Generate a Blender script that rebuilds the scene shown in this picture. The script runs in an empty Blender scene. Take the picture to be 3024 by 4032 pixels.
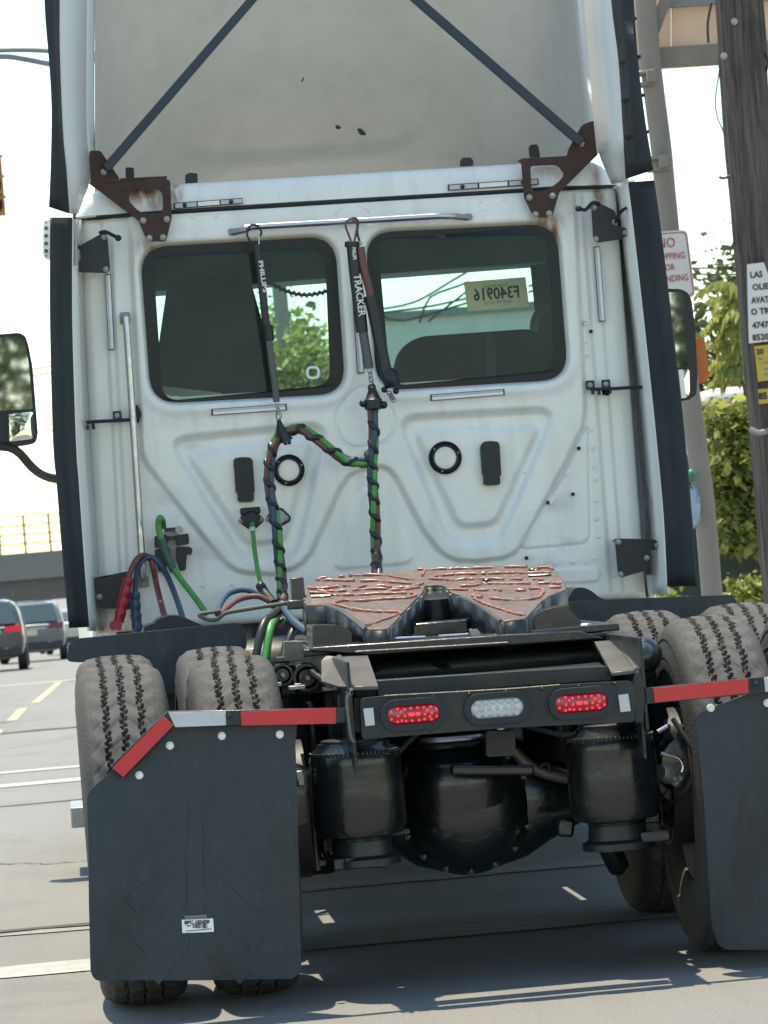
import bpy, bmesh, math, random
import numpy as np
from mathutils import Vector, Matrix
from mathutils.geometry import tessellate_polygon
random.seed(7); rng = np.random.default_rng(7)
S = bpy.context.scene
COL = S.collection
R = math.radians

# ------------------------------------------------------------------ camera
F_PX, PCX, PCY = 15147.0, 1512.0, 2016.0          # focal length and centre in photograph pixels
CAM = Vector((-1.2, 0.0, 1.33))
_y, _p, _r = R(4.70), R(0.483), R(4.7)
FW = Vector((math.sin(_y)*math.cos(_p), math.cos(_y)*math.cos(_p), math.sin(_p)))
_r0 = Vector((math.cos(_y), -math.sin(_y), 0)); _u0 = _r0.cross(FW)
RT = _r0*math.cos(_r) - _u0*math.sin(_r); UP = RT.cross(FW)
cd = bpy.data.cameras.new('camera'); cam = bpy.data.objects.new('camera', cd); COL.objects.link(cam)
M = Matrix((RT, UP, -FW)).transposed().to_4x4(); M.translation = CAM
cam.matrix_world = M
cd.sensor_fit = 'HORIZONTAL'; cd.sensor_width = 36.0; cd.lens = 36.0*F_PX/3024.0
cd.clip_start = 0.1; cd.clip_end = 5000
cd.dof.use_dof = True; cd.dof.focus_distance = 13.3; cd.dof.aperture_fstop = 18.0
S.camera = cam

# ------------------------------------------------------------------ sky, sun, exposure
SUN = Vector((-0.09, 0.20, 1.0)).normalized()
wd = bpy.data.worlds.new('World'); S.world = wd; wd.use_nodes = True
nt = wd.node_tree; nt.nodes.clear()
sky = nt.nodes.new('ShaderNodeTexSky'); sky.sky_type = 'NISHITA'; sky.sun_disc = False
sky.sun_elevation = math.asin(SUN.z); sky.sun_rotation = math.atan2(SUN.x, SUN.y)
sky.air_density = 2.5; sky.dust_density = 3.0; sky.ozone_density = 4.5; sky.altitude = 6000
bg = nt.nodes.new('ShaderNodeBackground'); bg.inputs['Strength'].default_value = 0.15
wo = nt.nodes.new('ShaderNodeOutputWorld')
nt.links.new(sky.outputs[0], bg.inputs[0]); nt.links.new(bg.outputs[0], wo.inputs[0])
sl = bpy.data.lights.new('sun', 'SUN'); sl.energy = 3.3; sl.angle = R(0.53); sl.color = (1.0, 0.965, 0.92)
so = bpy.data.objects.new('sun', sl); COL.objects.link(so)
so.rotation_euler = SUN.to_track_quat('Z', 'Y').to_euler(); so.location = (0, 10, 30)
S.view_settings.view_transform = 'Standard'; S.view_settings.look = 'None'
S.view_settings.gamma = 1.0; S.view_settings.use_curve_mapping = False
S.view_settings.exposure = 1.1
S.view_settings.use_white_balance = True; S.view_settings.white_balance_temperature = 8300; S.view_settings.white_balance_tint = 4
try:
    S.cycles.max_bounces = 8; S.cycles.transparent_max_bounces = 16; S.cycles.caustics_reflective = False; S.cycles.caustics_refractive = False
except Exception: pass

# ------------------------------------------------------------------ measuring the photograph
# points read off the photograph (tile, x, y) are placed at their own distance Y from the camera
TL = dict(A=(0,0,1.659),B=(1000,0,1.659),C=(2024,0,1.659),D=(0,900,1.659),E=(900,900,1.659),F=(1700,900,1.659),
 G=(2324,900,2.37),H=(2324,1500,2.2114),I=(0,1700,1.659),J=(1000,2100,1.659),K=(2024,2100,1.659),L=(200,2500,1.659),
 M=(1100,2800,1.659),N=(2024,2800,1.659),O=(0,3200,1.185),P=(0,2200,2.2125),Z=(0,0,1659/3024),Q=(500,850,1.8433),
 R=(1350,850,1.7463),S=(500,1550,1.659),T=(1300,1550,1.2762),U=(2624,900,2.765),V=(0,500,2.765),W=(1000,2500,2.37),X=(1100,2150,1.3825))
def ray(k, x, y):
    o = TL[k]; u = o[0]+x/o[2]; v = o[1]+y/o[2]
    return FW + RT*((u-PCX)/F_PX) - UP*((v-PCY)/F_PX)
def at(k, x, y, Y):
    d = ray(k, x, y); return CAM + d*(Y/d.y)
def aplane(k, x, y, z0, y0, s):            # on the plane z = z0 + s (Y - y0)
    d = ray(k, x, y); t = (z0 - s*y0 - CAM.z)/(d.z - s*d.y); return CAM + d*t
def az(k, x, y, Z): return aplane(k, x, y, Z, 0, 0)
def pts(k, lst, Y): return [at(k, a, b, Y) for a, b in lst]

# ------------------------------------------------------------------ materials
MT = {}
def nd(t, ty, **kw):
    n = t.nodes.new(ty)
    for a, b in kw.items(): setattr(n, a, b)
    return n
def mat(name, col, rough=0.5, metal=0.0, coat=0.0, var=0.0, vscale=6.0, vcol=None, bump=0.0, bscale=60.0, spec=0.5,
        emit=None, es=0.0, var2=0.0, v2scale=80.0, rvar=0.0, stain=False, island=0.0, coatr=0.08, stretch=None, sheen=0.0, sss=0.0):
    m = bpy.data.materials.new(name); m.use_nodes = True; t = m.node_tree; b = t.nodes['Principled BSDF']
    b.inputs['Base Color'].default_value = (*col, 1); b.inputs['Roughness'].default_value = rough
    b.inputs['Metallic'].default_value = metal; b.inputs['Coat Weight'].default_value = coat; b.inputs['Coat Roughness'].default_value = coatr
    b.inputs['Specular IOR Level'].default_value = spec
    if emit: b.inputs['Emission Color'].default_value = (*emit, 1); b.inputs['Emission Strength'].default_value = es
    tc = nd(t, 'ShaderNodeTexCoord'); vec = tc.outputs['Object']
    if stretch:
        mp = nd(t, 'ShaderNodeMapping'); mp.inputs['Scale'].default_value = stretch; t.links.new(vec, mp.inputs[0]); vec = mp.outputs[0]
    cur = None
    def rgb(c): n = nd(t, 'ShaderNodeRGB'); n.outputs[0].default_value = (*c, 1); return n.outputs[0]
    def mixc(f, a, bb):
        n = nd(t, 'ShaderNodeMix', data_type='RGBA'); t.links.new(f, n.inputs[0]); t.links.new(a, n.inputs[6]); t.links.new(bb, n.inputs[7]); return n.outputs[2]
    def ramp(f, lo, hi, mx):
        n = nd(t, 'ShaderNodeMapRange'); n.inputs[1].default_value = lo; n.inputs[2].default_value = hi; n.inputs[4].default_value = mx
        t.links.new(f, n.inputs[0]); return n.outputs[0]
    cur = rgb(col)
    dk = vcol if vcol else tuple(c*0.45 for c in col)
    nf = None
    if var:
        n = nd(t, 'ShaderNodeTexNoise'); n.inputs['Scale'].default_value = vscale; n.inputs['Detail'].default_value = 7; n.inputs['Roughness'].default_value = 0.62
        t.links.new(vec, n.inputs[0]); nf = n.outputs[0]; cur = mixc(ramp(nf, 0.40, 0.72, var), cur, rgb(dk))
    if var2:
        n = nd(t, 'ShaderNodeTexNoise'); n.inputs['Scale'].default_value = v2scale; n.inputs['Detail'].default_value = 4
        t.links.new(vec, n.inputs[0]); cur = mixc(ramp(n.outputs[0], 0.45, 0.75, var2), cur, rgb(dk))
    if island:
        g = nd(t, 'ShaderNodeNewGeometry'); cur = mixc(ramp(g.outputs['Random Per Island'], 0, 1, island), cur, rgb(dk))
    if stain:
        at_ = nd(t, 'ShaderNodeAttribute', attribute_name='stain'); n = nd(t, 'ShaderNodeTexNoise'); n.inputs['Scale'].default_value = 26; n.inputs['Detail'].default_value = 8
        mp = nd(t, 'ShaderNodeMapping'); mp.inputs['Scale'].default_value = (1.6, 1, 0.45); t.links.new(tc.outputs['Object'], mp.inputs[0]); t.links.new(mp.outputs[0], n.inputs[0])
        ml = nd(t, 'ShaderNodeMath', operation='MULTIPLY'); t.links.new(at_.outputs['Fac'], ml.inputs[0]); t.links.new(ramp(n.outputs[0], 0.30, 0.52, 1.0), ml.inputs[1])
        cur = mixc(ml.outputs[0], cur, rgb((0.27, 0.10, 0.035)))
        n2 = nd(t, 'ShaderNodeTexNoise'); n2.inputs['Scale'].default_value = 7; n2.inputs['Detail'].default_value = 7; mp2 = nd(t, 'ShaderNodeMapping'); mp2.inputs['Scale'].default_value = (2.2, 1, 0.22)
        t.links.new(tc.outputs['Object'], mp2.inputs[0]); t.links.new(mp2.outputs[0], n2.inputs[0]); cur = mixc(ramp(n2.outputs[0], 0.50, 0.78, 0.26), cur, rgb((0.46, 0.43, 0.37)))
        n3 = nd(t, 'ShaderNodeTexNoise'); n3.inputs['Scale'].default_value = 55; n3.inputs['Detail'].default_value = 3
        t.links.new(tc.outputs['Object'], n3.inputs[0]); cur = mixc(ramp(n3.outputs[0], 0.70, 0.76, 0.5), cur, rgb((0.36, 0.34, 0.31)))
    t.links.new(cur, b.inputs['Base Color'])
    if rvar and nf is not None:
        n = nd(t, 'ShaderNodeMapRange'); n.inputs[3].default_value = max(0.03, rough-rvar); n.inputs[4].default_value = min(1, rough+rvar); n.inputs[1].default_value=.3; n.inputs[2].default_value=.7
        t.links.new(nf, n.inputs[0]); t.links.new(n.outputs[0], b.inputs['Roughness'])
    if bump:
        n = nd(t, 'ShaderNodeTexNoise'); n.inputs['Scale'].default_value = bscale; n.inputs['Detail'].default_value = 5
        t.links.new(vec, n.inputs[0]); bn = nd(t, 'ShaderNodeBump'); bn.inputs['Strength'].default_value = bump; bn.inputs['Distance'].default_value = 0.02
        t.links.new(n.outputs[0], bn.inputs['Height']); t.links.new(bn.outputs[0], b.inputs['Normal'])
    if sss:
        tr = nd(t, 'ShaderNodeBsdfTranslucent'); t.links.new(cur, tr.inputs[0]); mx = nd(t, 'ShaderNodeMixShader'); mx.inputs[0].default_value = sss
        out = t.nodes['Material Output']; t.links.new(b.outputs[0], mx.inputs[1]); t.links.new(tr.outputs[0], mx.inputs[2]); t.links.new(mx.outputs[0], out.inputs[0])
    MT[name] = m; return m
def glass(name, tint, refl=1.0, ior=1.5, haze=0.0):
    m = bpy.data.materials.new(name); m.use_nodes = True; t = m.node_tree; t.nodes.clear()
    o = nd(t, 'ShaderNodeOutputMaterial'); tr = nd(t, 'ShaderNodeBsdfTransparent'); tr.inputs[0].default_value = (*tint, 1)
    gl = nd(t, 'ShaderNodeBsdfGlossy'); gl.inputs['Roughness'].default_value = 0.0; gl.inputs[0].default_value = (refl*.80, refl*.95, refl*1.05, 1)
    fr = nd(t, 'ShaderNodeFresnel'); fr.inputs[0].default_value = ior; mx = nd(t, 'ShaderNodeMixShader')
    t.links.new(fr.outputs[0], mx.inputs[0]); t.links.new(tr.outputs[0], mx.inputs[1]); t.links.new(gl.outputs[0], mx.inputs[2])
    last = mx.outputs[0]
    if haze:   # grey-teal film, paints the hazy reflection into the pane
        df = nd(t, 'ShaderNodeBsdfDiffuse'); df.inputs[0].default_value = (0.42, 0.52, 0.54, 1); n = nd(t, 'ShaderNodeTexNoise'); n.inputs['Scale'].default_value = 5; n.inputs['Detail'].default_value = 6
        tc = nd(t, 'ShaderNodeTexCoord'); t.links.new(tc.outputs['Object'], n.inputs[0])
        mr = nd(t, 'ShaderNodeMapRange'); mr.inputs[1].default_value = .35; mr.inputs[2].default_value = .7; mr.inputs[3].default_value = haze*.5; mr.inputs[4].default_value = haze*1.5; t.links.new(n.outputs[0], mr.inputs[0])
        m2 = nd(t, 'ShaderNodeMixShader'); t.links.new(mr.outputs[0], m2.inputs[0]); t.links.new(last, m2.inputs[1]); t.links.new(df.outputs[0], m2.inputs[2]); last = m2.outputs[0]
    t.links.new(last, o.inputs[0]); MT[name] = m; return m

mat('white_paint', (0.89,0.875,0.825), 0.30, coat=0.5, var=0.16, vscale=2.6, vcol=(0.60,0.585,0.53), var2=0.05, v2scale=40, stain=True, rvar=0.06)
mat('white_fairing', (0.80,0.805,0.78), 0.42, coat=0.25, var=0.12, vscale=2.0, vcol=(0.40,0.39,0.37))
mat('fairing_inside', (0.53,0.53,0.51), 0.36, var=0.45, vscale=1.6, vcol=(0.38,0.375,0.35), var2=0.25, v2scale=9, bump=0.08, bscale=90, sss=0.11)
mat('black_rubber', (0.011,0.018,0.024), 0.62, var=0.4, vscale=4, vcol=(0.045,0.047,0.048), bump=0.08, bscale=200)
mat('flap_rubber', (0.009,0.018,0.024), 0.48, var=0.9, vscale=5, vcol=(0.030,0.042,0.048), var2=0.5, v2scale=30, bump=0.45, bscale=7, rvar=0.18, stretch=(1.4,1,.45))
mat('black_plastic', (0.009,0.0125,0.0155), 0.45, var=0.3, vscale=9, vcol=(0.020,0.023,0.025))
mat('black_steel', (0.008,0.0125,0.0155), 0.46, coat=0.08, var=0.35, vscale=7, vcol=(0.015,0.018,0.020), bump=0.12, bscale=25, rvar=0.15)
mat('greasy_black', (0.004,0.007,0.009), 0.34, coat=0.45, coatr=0.10, var=0.4, vscale=9, vcol=(0.018,0.018,0.018), bump=0.2, bscale=18, rvar=0.12)
mat('worn_steel', (0.135,0.125,0.115), 0.42, metal=0.35, var=0.6, vscale=8, vcol=(0.06,0.052,0.046), var2=0.3, v2scale=60, bump=0.1, bscale=50)
mat('plate_steel', (0.20,0.155,0.142), 0.42, metal=0.12, var=1.0, vscale=8, vcol=(0.060,0.043,0.040), var2=0.6, v2scale=40, bump=0.3, bscale=30, rvar=0.15)
mat('rust_brown', (0.050,0.024,0.019), 0.68, var=0.6, vscale=20, vcol=(0.10,0.042,0.024), bump=0.3, bscale=90)
mat('chrome', (0.50,0.51,0.54), 0.30, metal=1.0, var=0.3, vscale=14, vcol=(0.40,0.38,0.36), rvar=0.10)
mat('bolt_steel', (0.36,0.36,0.355), 0.42, metal=0.5, var=0.4, vscale=60)
mat('strut_blue', (0.026,0.040,0.052), 0.5, var=0.3, vscale=6)
mat('tyre_rubber', (0.076,0.074,0.072), 0.84, var=0.8, vscale=11, vcol=(0.036,0.034,0.033), var2=0.3, v2scale=90, bump=0.12, bscale=220)
mat('tyre_wall', (0.045,0.043,0.041), 0.8, var=0.4, vscale=10, vcol=(0.085,0.080,0.072), bump=0.15, bscale=80)
mat('rim_dark', (0.05,0.048,0.045), 0.5, metal=0.3, var=0.5, vscale=12)
mat('grease_red', (0.40,0.145,0.125), 0.42, coat=0.15, var=0.6, vscale=40, vcol=(0.15,0.05,0.045), spec=0.5)
mat('reflect_red', (0.62,0.018,0.030), 0.35, coat=0.3, var=0.25, vscale=60, vcol=(0.42,0.012,0.02))
mat('reflect_white', (0.56,0.58,0.60), 0.35, coat=0.3, var=0.4, vscale=24, vcol=(0.36,0.38,0.40))
mat('reflect_silver', (0.50,0.51,0.53), 0.4, var=0.5, vscale=30, vcol=(0.70,0.70,0.70))
mat('red_lens', (0.16,0.004,0.010), 0.18, coat=0.6, emit=(1.0,0.01,0.03), es=0.035)
mat('red_led', (0.9,0.02,0.05), 0.3, emit=(1.0,0.03,0.07), es=0.75)
mat('clear_lens', (0.62,0.63,0.62), 0.15, coat=0.7, var=0.2, vscale=60)
mat('clear_cell', (0.42,0.44,0.43), 0.12, coat=0.8)
mat('hose_red', (0.19,0.040,0.042), 0.45, var=0.4, vscale=20, vcol=(0.15,0.03,0.03))
mat('handle_red', (0.34,0.016,0.030), 0.42, var=0.3, vscale=15)
mat('hose_brown', (0.17,0.065,0.058), 0.5, var=0.4, vscale=25)
mat('hose_blue', (0.030,0.075,0.13), 0.42, var=0.4, vscale=20)
mat('hose_green', (0.07,0.30,0.065), 0.40, var=0.4, vscale=20, vcol=(0.02,0.09,0.03))
mat('sleeve_green', (0.02,0.085,0.065), 0.45)
mat('spiral_black', (0.016,0.019,0.022), 0.42)
mat('rod_grey', (0.10,0.098,0.10), 0.5)
mat('frit_black', (0.010,0.013,0.015), 0.30, spec=0.3)
mat('seat_cloth', (0.020,0.021,0.022), 0.9, var=0.4, vscale=10, bump=0.2, bscale=60)
mat('cab_trim', (0.075,0.075,0.072), 0.8, var=0.2, vscale=5)
mat('cab_beige', (0.42,0.39,0.35), 0.7)
mat('tag_paper', (0.86,0.74,0.60), 0.8, var=0.15, vscale=9, sss=0.72)
mat('ink_black', (0.02,0.02,0.022), 0.6)
mat('ink_grey', (0.18,0.18,0.16), 0.7)
mat('ink_red', (0.42,0.02,0.03), 0.5)
mat('ink_white', (0.72,0.72,0.70), 0.5)
mat('sticker_white', (0.90,0.90,0.88), 0.45, var=0.15, vscale=20)
mat('mirror_glass', (0.62,0.66,0.66), 0.02, metal=1.0)
glass('back_glass', (0.80,0.91,0.89), 0.50, 1.42, haze=0.026)
glass('front_glass', (0.66,0.90,0.84), 1.0, 1.4, haze=0.02)

# ------------------------------------------------------------------ mesh helpers
def finish(me, smooth=True, ang=40):
    if smooth:
        me.polygons.foreach_set('use_smooth', [True]*len(me.polygons)); me.set_sharp_from_angle(angle=R(ang))
    me.update()
def link(name, me, material, parent=None, smooth=True, ang=40, bevel=0.0, kind=None, label=None, seg=2):
    if material is not None and len(me.materials) == 0: me.materials.append(MT[material])
    finish(me, smooth, ang)
    o = bpy.data.objects.new(name, me); COL.objects.link(o)
    if parent is not None: adopt(o, parent)
    if bevel:
        md = o.modifiers.new('bevel', 'BEVEL'); md.width = bevel; md.segments = seg; md.limit_method = 'ANGLE'; md.angle_limit = R(35)
    if kind: o['kind'] = kind
    if label: o['label'] = label
    return o
def adopt(o, parent):
    o.parent = parent
    w = Matrix.Translation(parent.location) if parent.type == 'EMPTY' and parent.parent is None else None
    if w is not None: o.matrix_parent_inverse = w.inverted()
def thing(name, label, cat, loc=(0,0,0), group=None):
    o = bpy.data.objects.new(name, None); COL.objects.link(o); o.location = loc; o.empty_display_size = 0.2
    return tag(o, label, cat, group)
def tag(o, label, cat, group=None):
    o['label'] = label; o['category'] = cat
    if group: o['group'] = group
    return o
def struct(o): o['kind'] = 'structure'; return o
class MB:
    def __init__(s): s.v = []; s.f = []; s.mi = []
    def add(s, v, f, mi=0):
        b = len(s.v); s.v += [tuple(x) for x in v]; s.f += [tuple(b+i for i in q) for q in f]; s.mi += [mi]*len(f); return s
    def box(s, c, size, rot=None, mi=0):
        c = Vector(c); h = [x/2 for x in size]; vs = []
        for i in (-1,1):
            for j in (-1,1):
                for k in (-1,1):
                    p = Vector((i*h[0], j*h[1], k*h[2]))
                    if rot is not None: p = rot @ p
                    vs.append(c+p)
        return s.add(vs, [(0,1,3,2),(4,6,7,5),(0,4,5,1),(2,3,7,6),(0,2,6,4),(1,5,7,3)], mi)
    def beam(s, a, b, wx, wz, up=(0,0,1), mi=0):
        a = Vector(a); b = Vector(b); d = (b-a); L = d.length; d.normalize(); side = d.cross(Vector(up)).normalized(); u = side.cross(d)
        return s.box((a+b)/2, (wx, L, wz), Matrix((side, d, u)).transposed(), mi)
    def tube(s, path, r, n=10, caps=True, mi=0):
        P = [Vector(p) for p in path]; m = len(P); rr = r if isinstance(r, (list, tuple)) else [r]*m
        fr = frames(P); vs = []; fs = []
        for i in range(m):
            T, N, B = fr[i]
            for k in range(n):
                a = 2*math.pi*k/n; vs.append(P[i] + (N*math.cos(a)+B*math.sin(a))*rr[i])
        for i in range(m-1):
            for k in range(n): fs.append((i*n+k, i*n+(k+1)%n, (i+1)*n+(k+1)%n, (i+1)*n+k))
        if caps: fs.append(tuple(range(n-1,-1,-1))); fs.append(tuple((m-1)*n+k for k in range(n)))
        return s.add(vs, fs, mi)
    def lathe(s, c, axis, prof, n=24, mi=0):
        c = Vector(c); a = Vector(axis).normalized(); u = a.orthogonal().normalized(); w = a.cross(u); vs = []; fs = []; m = len(prof)
        for (d, r) in prof:
            for k in range(n):
                t = 2*math.pi*k/n; vs.append(c + a*d + (u*math.cos(t)+w*math.sin(t))*max(r, 1e-4))
        for i in range(m-1):
            for k in range(n): fs.append((i*n+k, i*n+(k+1)%n, (i+1)*n+(k+1)%n, (i+1)*n+k))
        fs.append(tuple(range(n-1,-1,-1))); fs.append(tuple((m-1)*n+k for k in range(n)))
        return s.add(vs, fs, mi)
    def plate(s, outer, d, holes=(), mi=0):
        d = Vector(d); loops = [list(map(Vector, outer))] + [list(map(Vector, h)) for h in holes]
        tri = tessellate_polygon(loops); flat = [p for l in loops for p in l]; n = len(flat)
        vs = flat + [p+d for p in flat]; fs = [tuple(t) for t in tri] + [(a+n, c+n, b+n) for a, b, c in tri]; o = 0
        for l in loops:
            m = len(l)
            for i in range(m): j = (i+1) % m; fs.append((o+i, o+j, o+j+n, o+i+n))
            o += m
        return s.add(vs, fs, mi)
    def mesh(s, name='mesh', fix=True):
        me = bpy.data.meshes.new(name); me.from_pydata(s.v, [], s.f)
        if any(s.mi): me.polygons.foreach_set('material_index', s.mi)
        if fix:
            bm = bmesh.new(); bm.from_mesh(me); bmesh.ops.recalc_face_normals(bm, faces=bm.faces); bm.to_mesh(me); bm.free()
        return me
    def obj(s, name, material, parent=None, fix=True, **kw): return link(name, s.mesh(name, fix), material, parent, **kw)
def frames(P):
    m = len(P); out = []; N = None
    for i in range(m):
        T = (P[min(i+1, m-1)] - P[max(i-1, 0)])
        T = T.normalized() if T.length > 1e-9 else Vector((0,0,1))
        if N is None: N = T.orthogonal().normalized()
        else:
            N = N - T*N.dot(T); N = N.normalized() if N.length > 1e-6 else T.orthogonal().normalized()
        out.append((T, N, T.cross(N)))
    return out
def spline(P, step=0.02):
    P = [Vector(p) for p in P]; out = []
    Q = [P[0]*2-P[1]] + P + [P[-1]*2-P[-2]]
    for i in range(1, len(Q)-2):
        a, b, c, d = Q[i-1:i+3]; n = max(2, int((c-b).length/step))
        for k in range(n):
            t = k/n; out.append(0.5*((2*b)+(c-a)*t+(2*a-5*b+4*c-d)*t*t+(3*b-a-3*c+d)*t**3))
    out.append(P[-1]); return out
def rpoly(P, r, seg=6):
    P = [Vector(p) for p in P]; n = len(P); out = []; rs = r if isinstance(r, (list, tuple)) else [r]*n
    for i in range(n):
        a, b, c = P[i-1], P[i], P[(i+1) % n]; e = (a-b); g = (c-b); q = min(rs[i], 0.45*e.length, 0.45*g.length)
        p0 = b+e.normalized()*q; p1 = b+g.normalized()*q
        for k in range(seg+1):
            t = k/seg; out.append(p0*(1-t)**2 + b*2*t*(1-t) + p1*t*t)
    return out
def uv_sphere(mb, c, r, n=16, m=10, sc=(1,1,1), mi=0):
    vs = []; fs = []; c = Vector(c)
    for i in range(m+1):
        ph = math.pi*i/m
        for k in range(n):
            t = 2*math.pi*k/n; vs.append(c+Vector((r*sc[0]*math.sin(ph)*math.cos(t), r*sc[1]*math.sin(ph)*math.sin(t), r*sc[2]*math.cos(ph))))
    for i in range(m):
        for k in range(n): fs.append((i*n+k, i*n+(k+1)%n, (i+1)*n+(k+1)%n, (i+1)*n+k))
    return mb.add(vs, fs, mi)
def text_mesh(txt, size, depth=0.0008, bold=0.0, align='CENTER'):
    cu = bpy.data.curves.new('lettering', 'FONT'); cu.body = txt; cu.size = size; cu.extrude = depth; cu.align_x = align; cu.align_y = 'CENTER'; cu.resolution_u = 2
    cu.offset = bold
    o = bpy.data.objects.new('lettering', cu); COL.objects.link(o); bpy.context.view_layer.update()
    me = bpy.data.meshes.new_from_object(o.evaluated_get(bpy.context.evaluated_depsgraph_get())); bpy.data.objects.remove(o); return me
def lettering(txt, centre, right, up, size, material, parent, depth=0.0008, bold=0.0, width=None, mirror=False, name='lettering'):
    me = text_mesh(txt, size, depth, bold); right = Vector(right).normalized(); up = Vector(up); up = (up - right*up.dot(right)).normalized(); nrm = right.cross(up)
    sx = 1.0
    if width:
        xs = [v.co.x for v in me.vertices]; sx = width/(max(xs)-min(xs))
    if mirror: sx = -sx
    me.transform(Matrix.Translation(Vector(centre)) @ Matrix((right, up, nrm)).transposed().to_4x4() @ Matrix.Diagonal((sx, 1, 1, 1)))
    if mirror: me.flip_normals()
    me.materials.clear(); me.materials.append(MT[material])
    return link(name, me, None, parent, smooth=False)
def bolt(parent, p, r=0.011, axis=(0,-1,0), material='bolt_steel', name='bolt', h=0.008):
    return MB().lathe(p, axis, [(-0.004, r*1.35), (0.001, r*1.35), (0.001, r), (h, r*0.92), (h+0.002, r*0.6)], 10).obj(name, material, parent, ang=30)
# ------------------------------------------------------------------ the street
def zg(Y):
    if Y < 26: return 0.0
    if Y < 140: return -0.014*(Y-26)
    if Y < 420: return -1.596-0.022*(Y-140)
    return -7.756
YS = [-140,-60,-20,-5,5,12,20,24,26,28,30,32,34,38,45,60,80,100,120,150,190,240,300,360,420,500,800,1500,3000]
def strip(name, x0, x1, dz, material, ys=None, xs=None):
    ys = ys or YS; xs = xs or [x0, x1]; v = []; f = []
    for y in ys:
        for x in xs: v.append((x, y, zg(y)+dz))
    n = len(xs)
    for i in range(len(ys)-1):
        for k in range(n-1): f.append((i*n+k, i*n+k+1, (i+1)*n+k+1, (i+1)*n+k))
    return MB().add(v, f).obj(name, material, smooth=False, fix=False)
def road_mat():
    m = mat('road_surface', (0.20,0.195,0.185), 0.74); t = m.node_tree; b = t.nodes['Principled BSDF']
    tc = nd(t, 'ShaderNodeTexCoord')
    def noise(sc, det, rough=0.6, mp=None):
        n = nd(t, 'ShaderNodeTexNoise'); n.inputs['Scale'].default_value = sc; n.inputs['Detail'].default_value = det; n.inputs['Roughness'].default_value = rough
        if mp:
            q = nd(t, 'ShaderNodeMapping'); q.inputs['Scale'].default_value = mp; t.links.new(tc.outputs['Object'], q.inputs[0]); t.links.new(q.outputs[0], n.inputs[0])
        else: t.links.new(tc.outputs['Object'], n.inputs[0])
        return n.outputs[0]
    def rp(f, lo, hi, a, bb):
        n = nd(t, 'ShaderNodeMapRange'); n.inputs[1].default_value = lo; n.inputs[2].default_value = hi; n.inputs[3].default_value = a; n.inputs[4].default_value = bb; t.links.new(f, n.inputs[0]); return n.outputs[0]
    def mix(f, a, c):
        n = nd(t, 'ShaderNodeMix', data_type='RGBA'); t.links.new(f, n.inputs[0])
        if isinstance(a, tuple): n.inputs[6].default_value = (*a, 1)
        else: t.links.new(a, n.inputs[6])
        n.inputs[7].default_value = (*c, 1); return n.outputs[2]
    c = mix(rp(noise(0.5, 5), .35, .7, 0, .8), (0.225,0.219,0.208), (0.195,0.19,0.18))
    c = mix(rp(noise(0.35, 5, .6, (6, .25, 1)), .48, .75, 0, .55), c, (0.15,0.146,0.14))
    c = mix(rp(noise(1.1, 6, .7), .52, .70, 0, .6), c, (0.135,0.13,0.125))
    c = mix(rp(noise(130, 3, .7), .50, .68, 0, .75), c, (0.10,0.097,0.094))
    c = mix(rp(noise(75, 2, .6), .58, .70, 0, .7), c, (0.30,0.29,0.275))
    t.links.new(c, b.inputs['Base Color'])
    bn = nd(t, 'ShaderNodeBump'); bn.inputs['Strength'].default_value = 0.6; bn.inputs['Distance'].default_value = 0.015; t.links.new(noise(110, 4, .7), bn.inputs['Height']); t.links.new(bn.outputs[0], b.inputs['Normal'])
road_mat()
mat('far_ground', (0.16,0.15,0.12), 0.95, var=0.6, vscale=0.2, vcol=(0.08,0.09,0.05))
mat('pavement', (0.30,0.285,0.26), 0.9, var=0.4, vscale=1.5, bump=0.3, bscale=90, var2=0.2)
mat('road_white', (0.40,0.39,0.36), 0.65, var=0.65, vscale=9, vcol=(0.24,0.235,0.22), var2=0.4, v2scale=45)
mat('road_yellow', (0.38,0.34,0.22), 0.7, var=0.4, vscale=6, vcol=(0.27,0.25,0.20))
mat('tar_seam', (0.055,0.052,0.048), 0.8, var=0.3, vscale=30)
mat('patch_pale', (0.26,0.25,0.23), 0.9, var=0.5, vscale=20)
struct(strip('ground', -900, 900, -0.03, 'far_ground'))
struct(strip('road', -11.5, 2.45, 0.0, 'road_surface', xs=[-11.5,-6,-2.2,-1,0,1.2,2.45]))
struct(strip('pavement', 2.62, 6.2, 0.13, 'pavement'))
k = strip('kerb', 2.45, 2.62, 0.135, 'pavement')
md = k.modifiers.new('thickness', 'SOLIDIFY'); md.thickness = 0.2; md.offset = -1; struct(k)
mkY = 0.004
def marking(name, quad, material, label=None):
    v = []
    for x, y in quad: v.append((x, y, zg(y)+mkY))
    return struct(MB().add(v, [tuple(range(len(v)))]).obj(name, material, smooth=False, fix=False))
def gl(u, v, Z=0.0): p = az('Z', u, v, Z); return (p.x, p.y)
def band(name, y0, y1, xa, xb, material, jit=0.0):
    xs = np.linspace(xa, xb, 60); v = []; f = []
    for i, x in enumerate(xs):
        a = jit*(rng.random()-.5); c = jit*(rng.random()-.5)
        v += [(x, y0+a+0.012*(x), zg(y0)+mkY), (x, y1+c+0.012*(x), zg(y1)+mkY)]
    for i in range(59): f.append((2*i, 2*i+2, 2*i+3, 2*i+1))
    return struct(MB().add(v, f).obj(name, material, smooth=False, fix=False))
band('crosswalk_line', 26.05, 26.45, -11.2, 2.3, 'road_white', .03)
band('crosswalk_line', 24.35, 24.75, -11.2, 2.3, 'road_white', .03)
band('stop_line', 12.83, 13.20, -11.2, 2.3, 'road_white', .02)
band('pavement_strip', 15.05, 15.30, -1.05, 2.3, 'patch_pale', .03)
band('tar_seam', 14.46, 14.56, -11.2, -0.9, 'tar_seam', .05)
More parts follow.
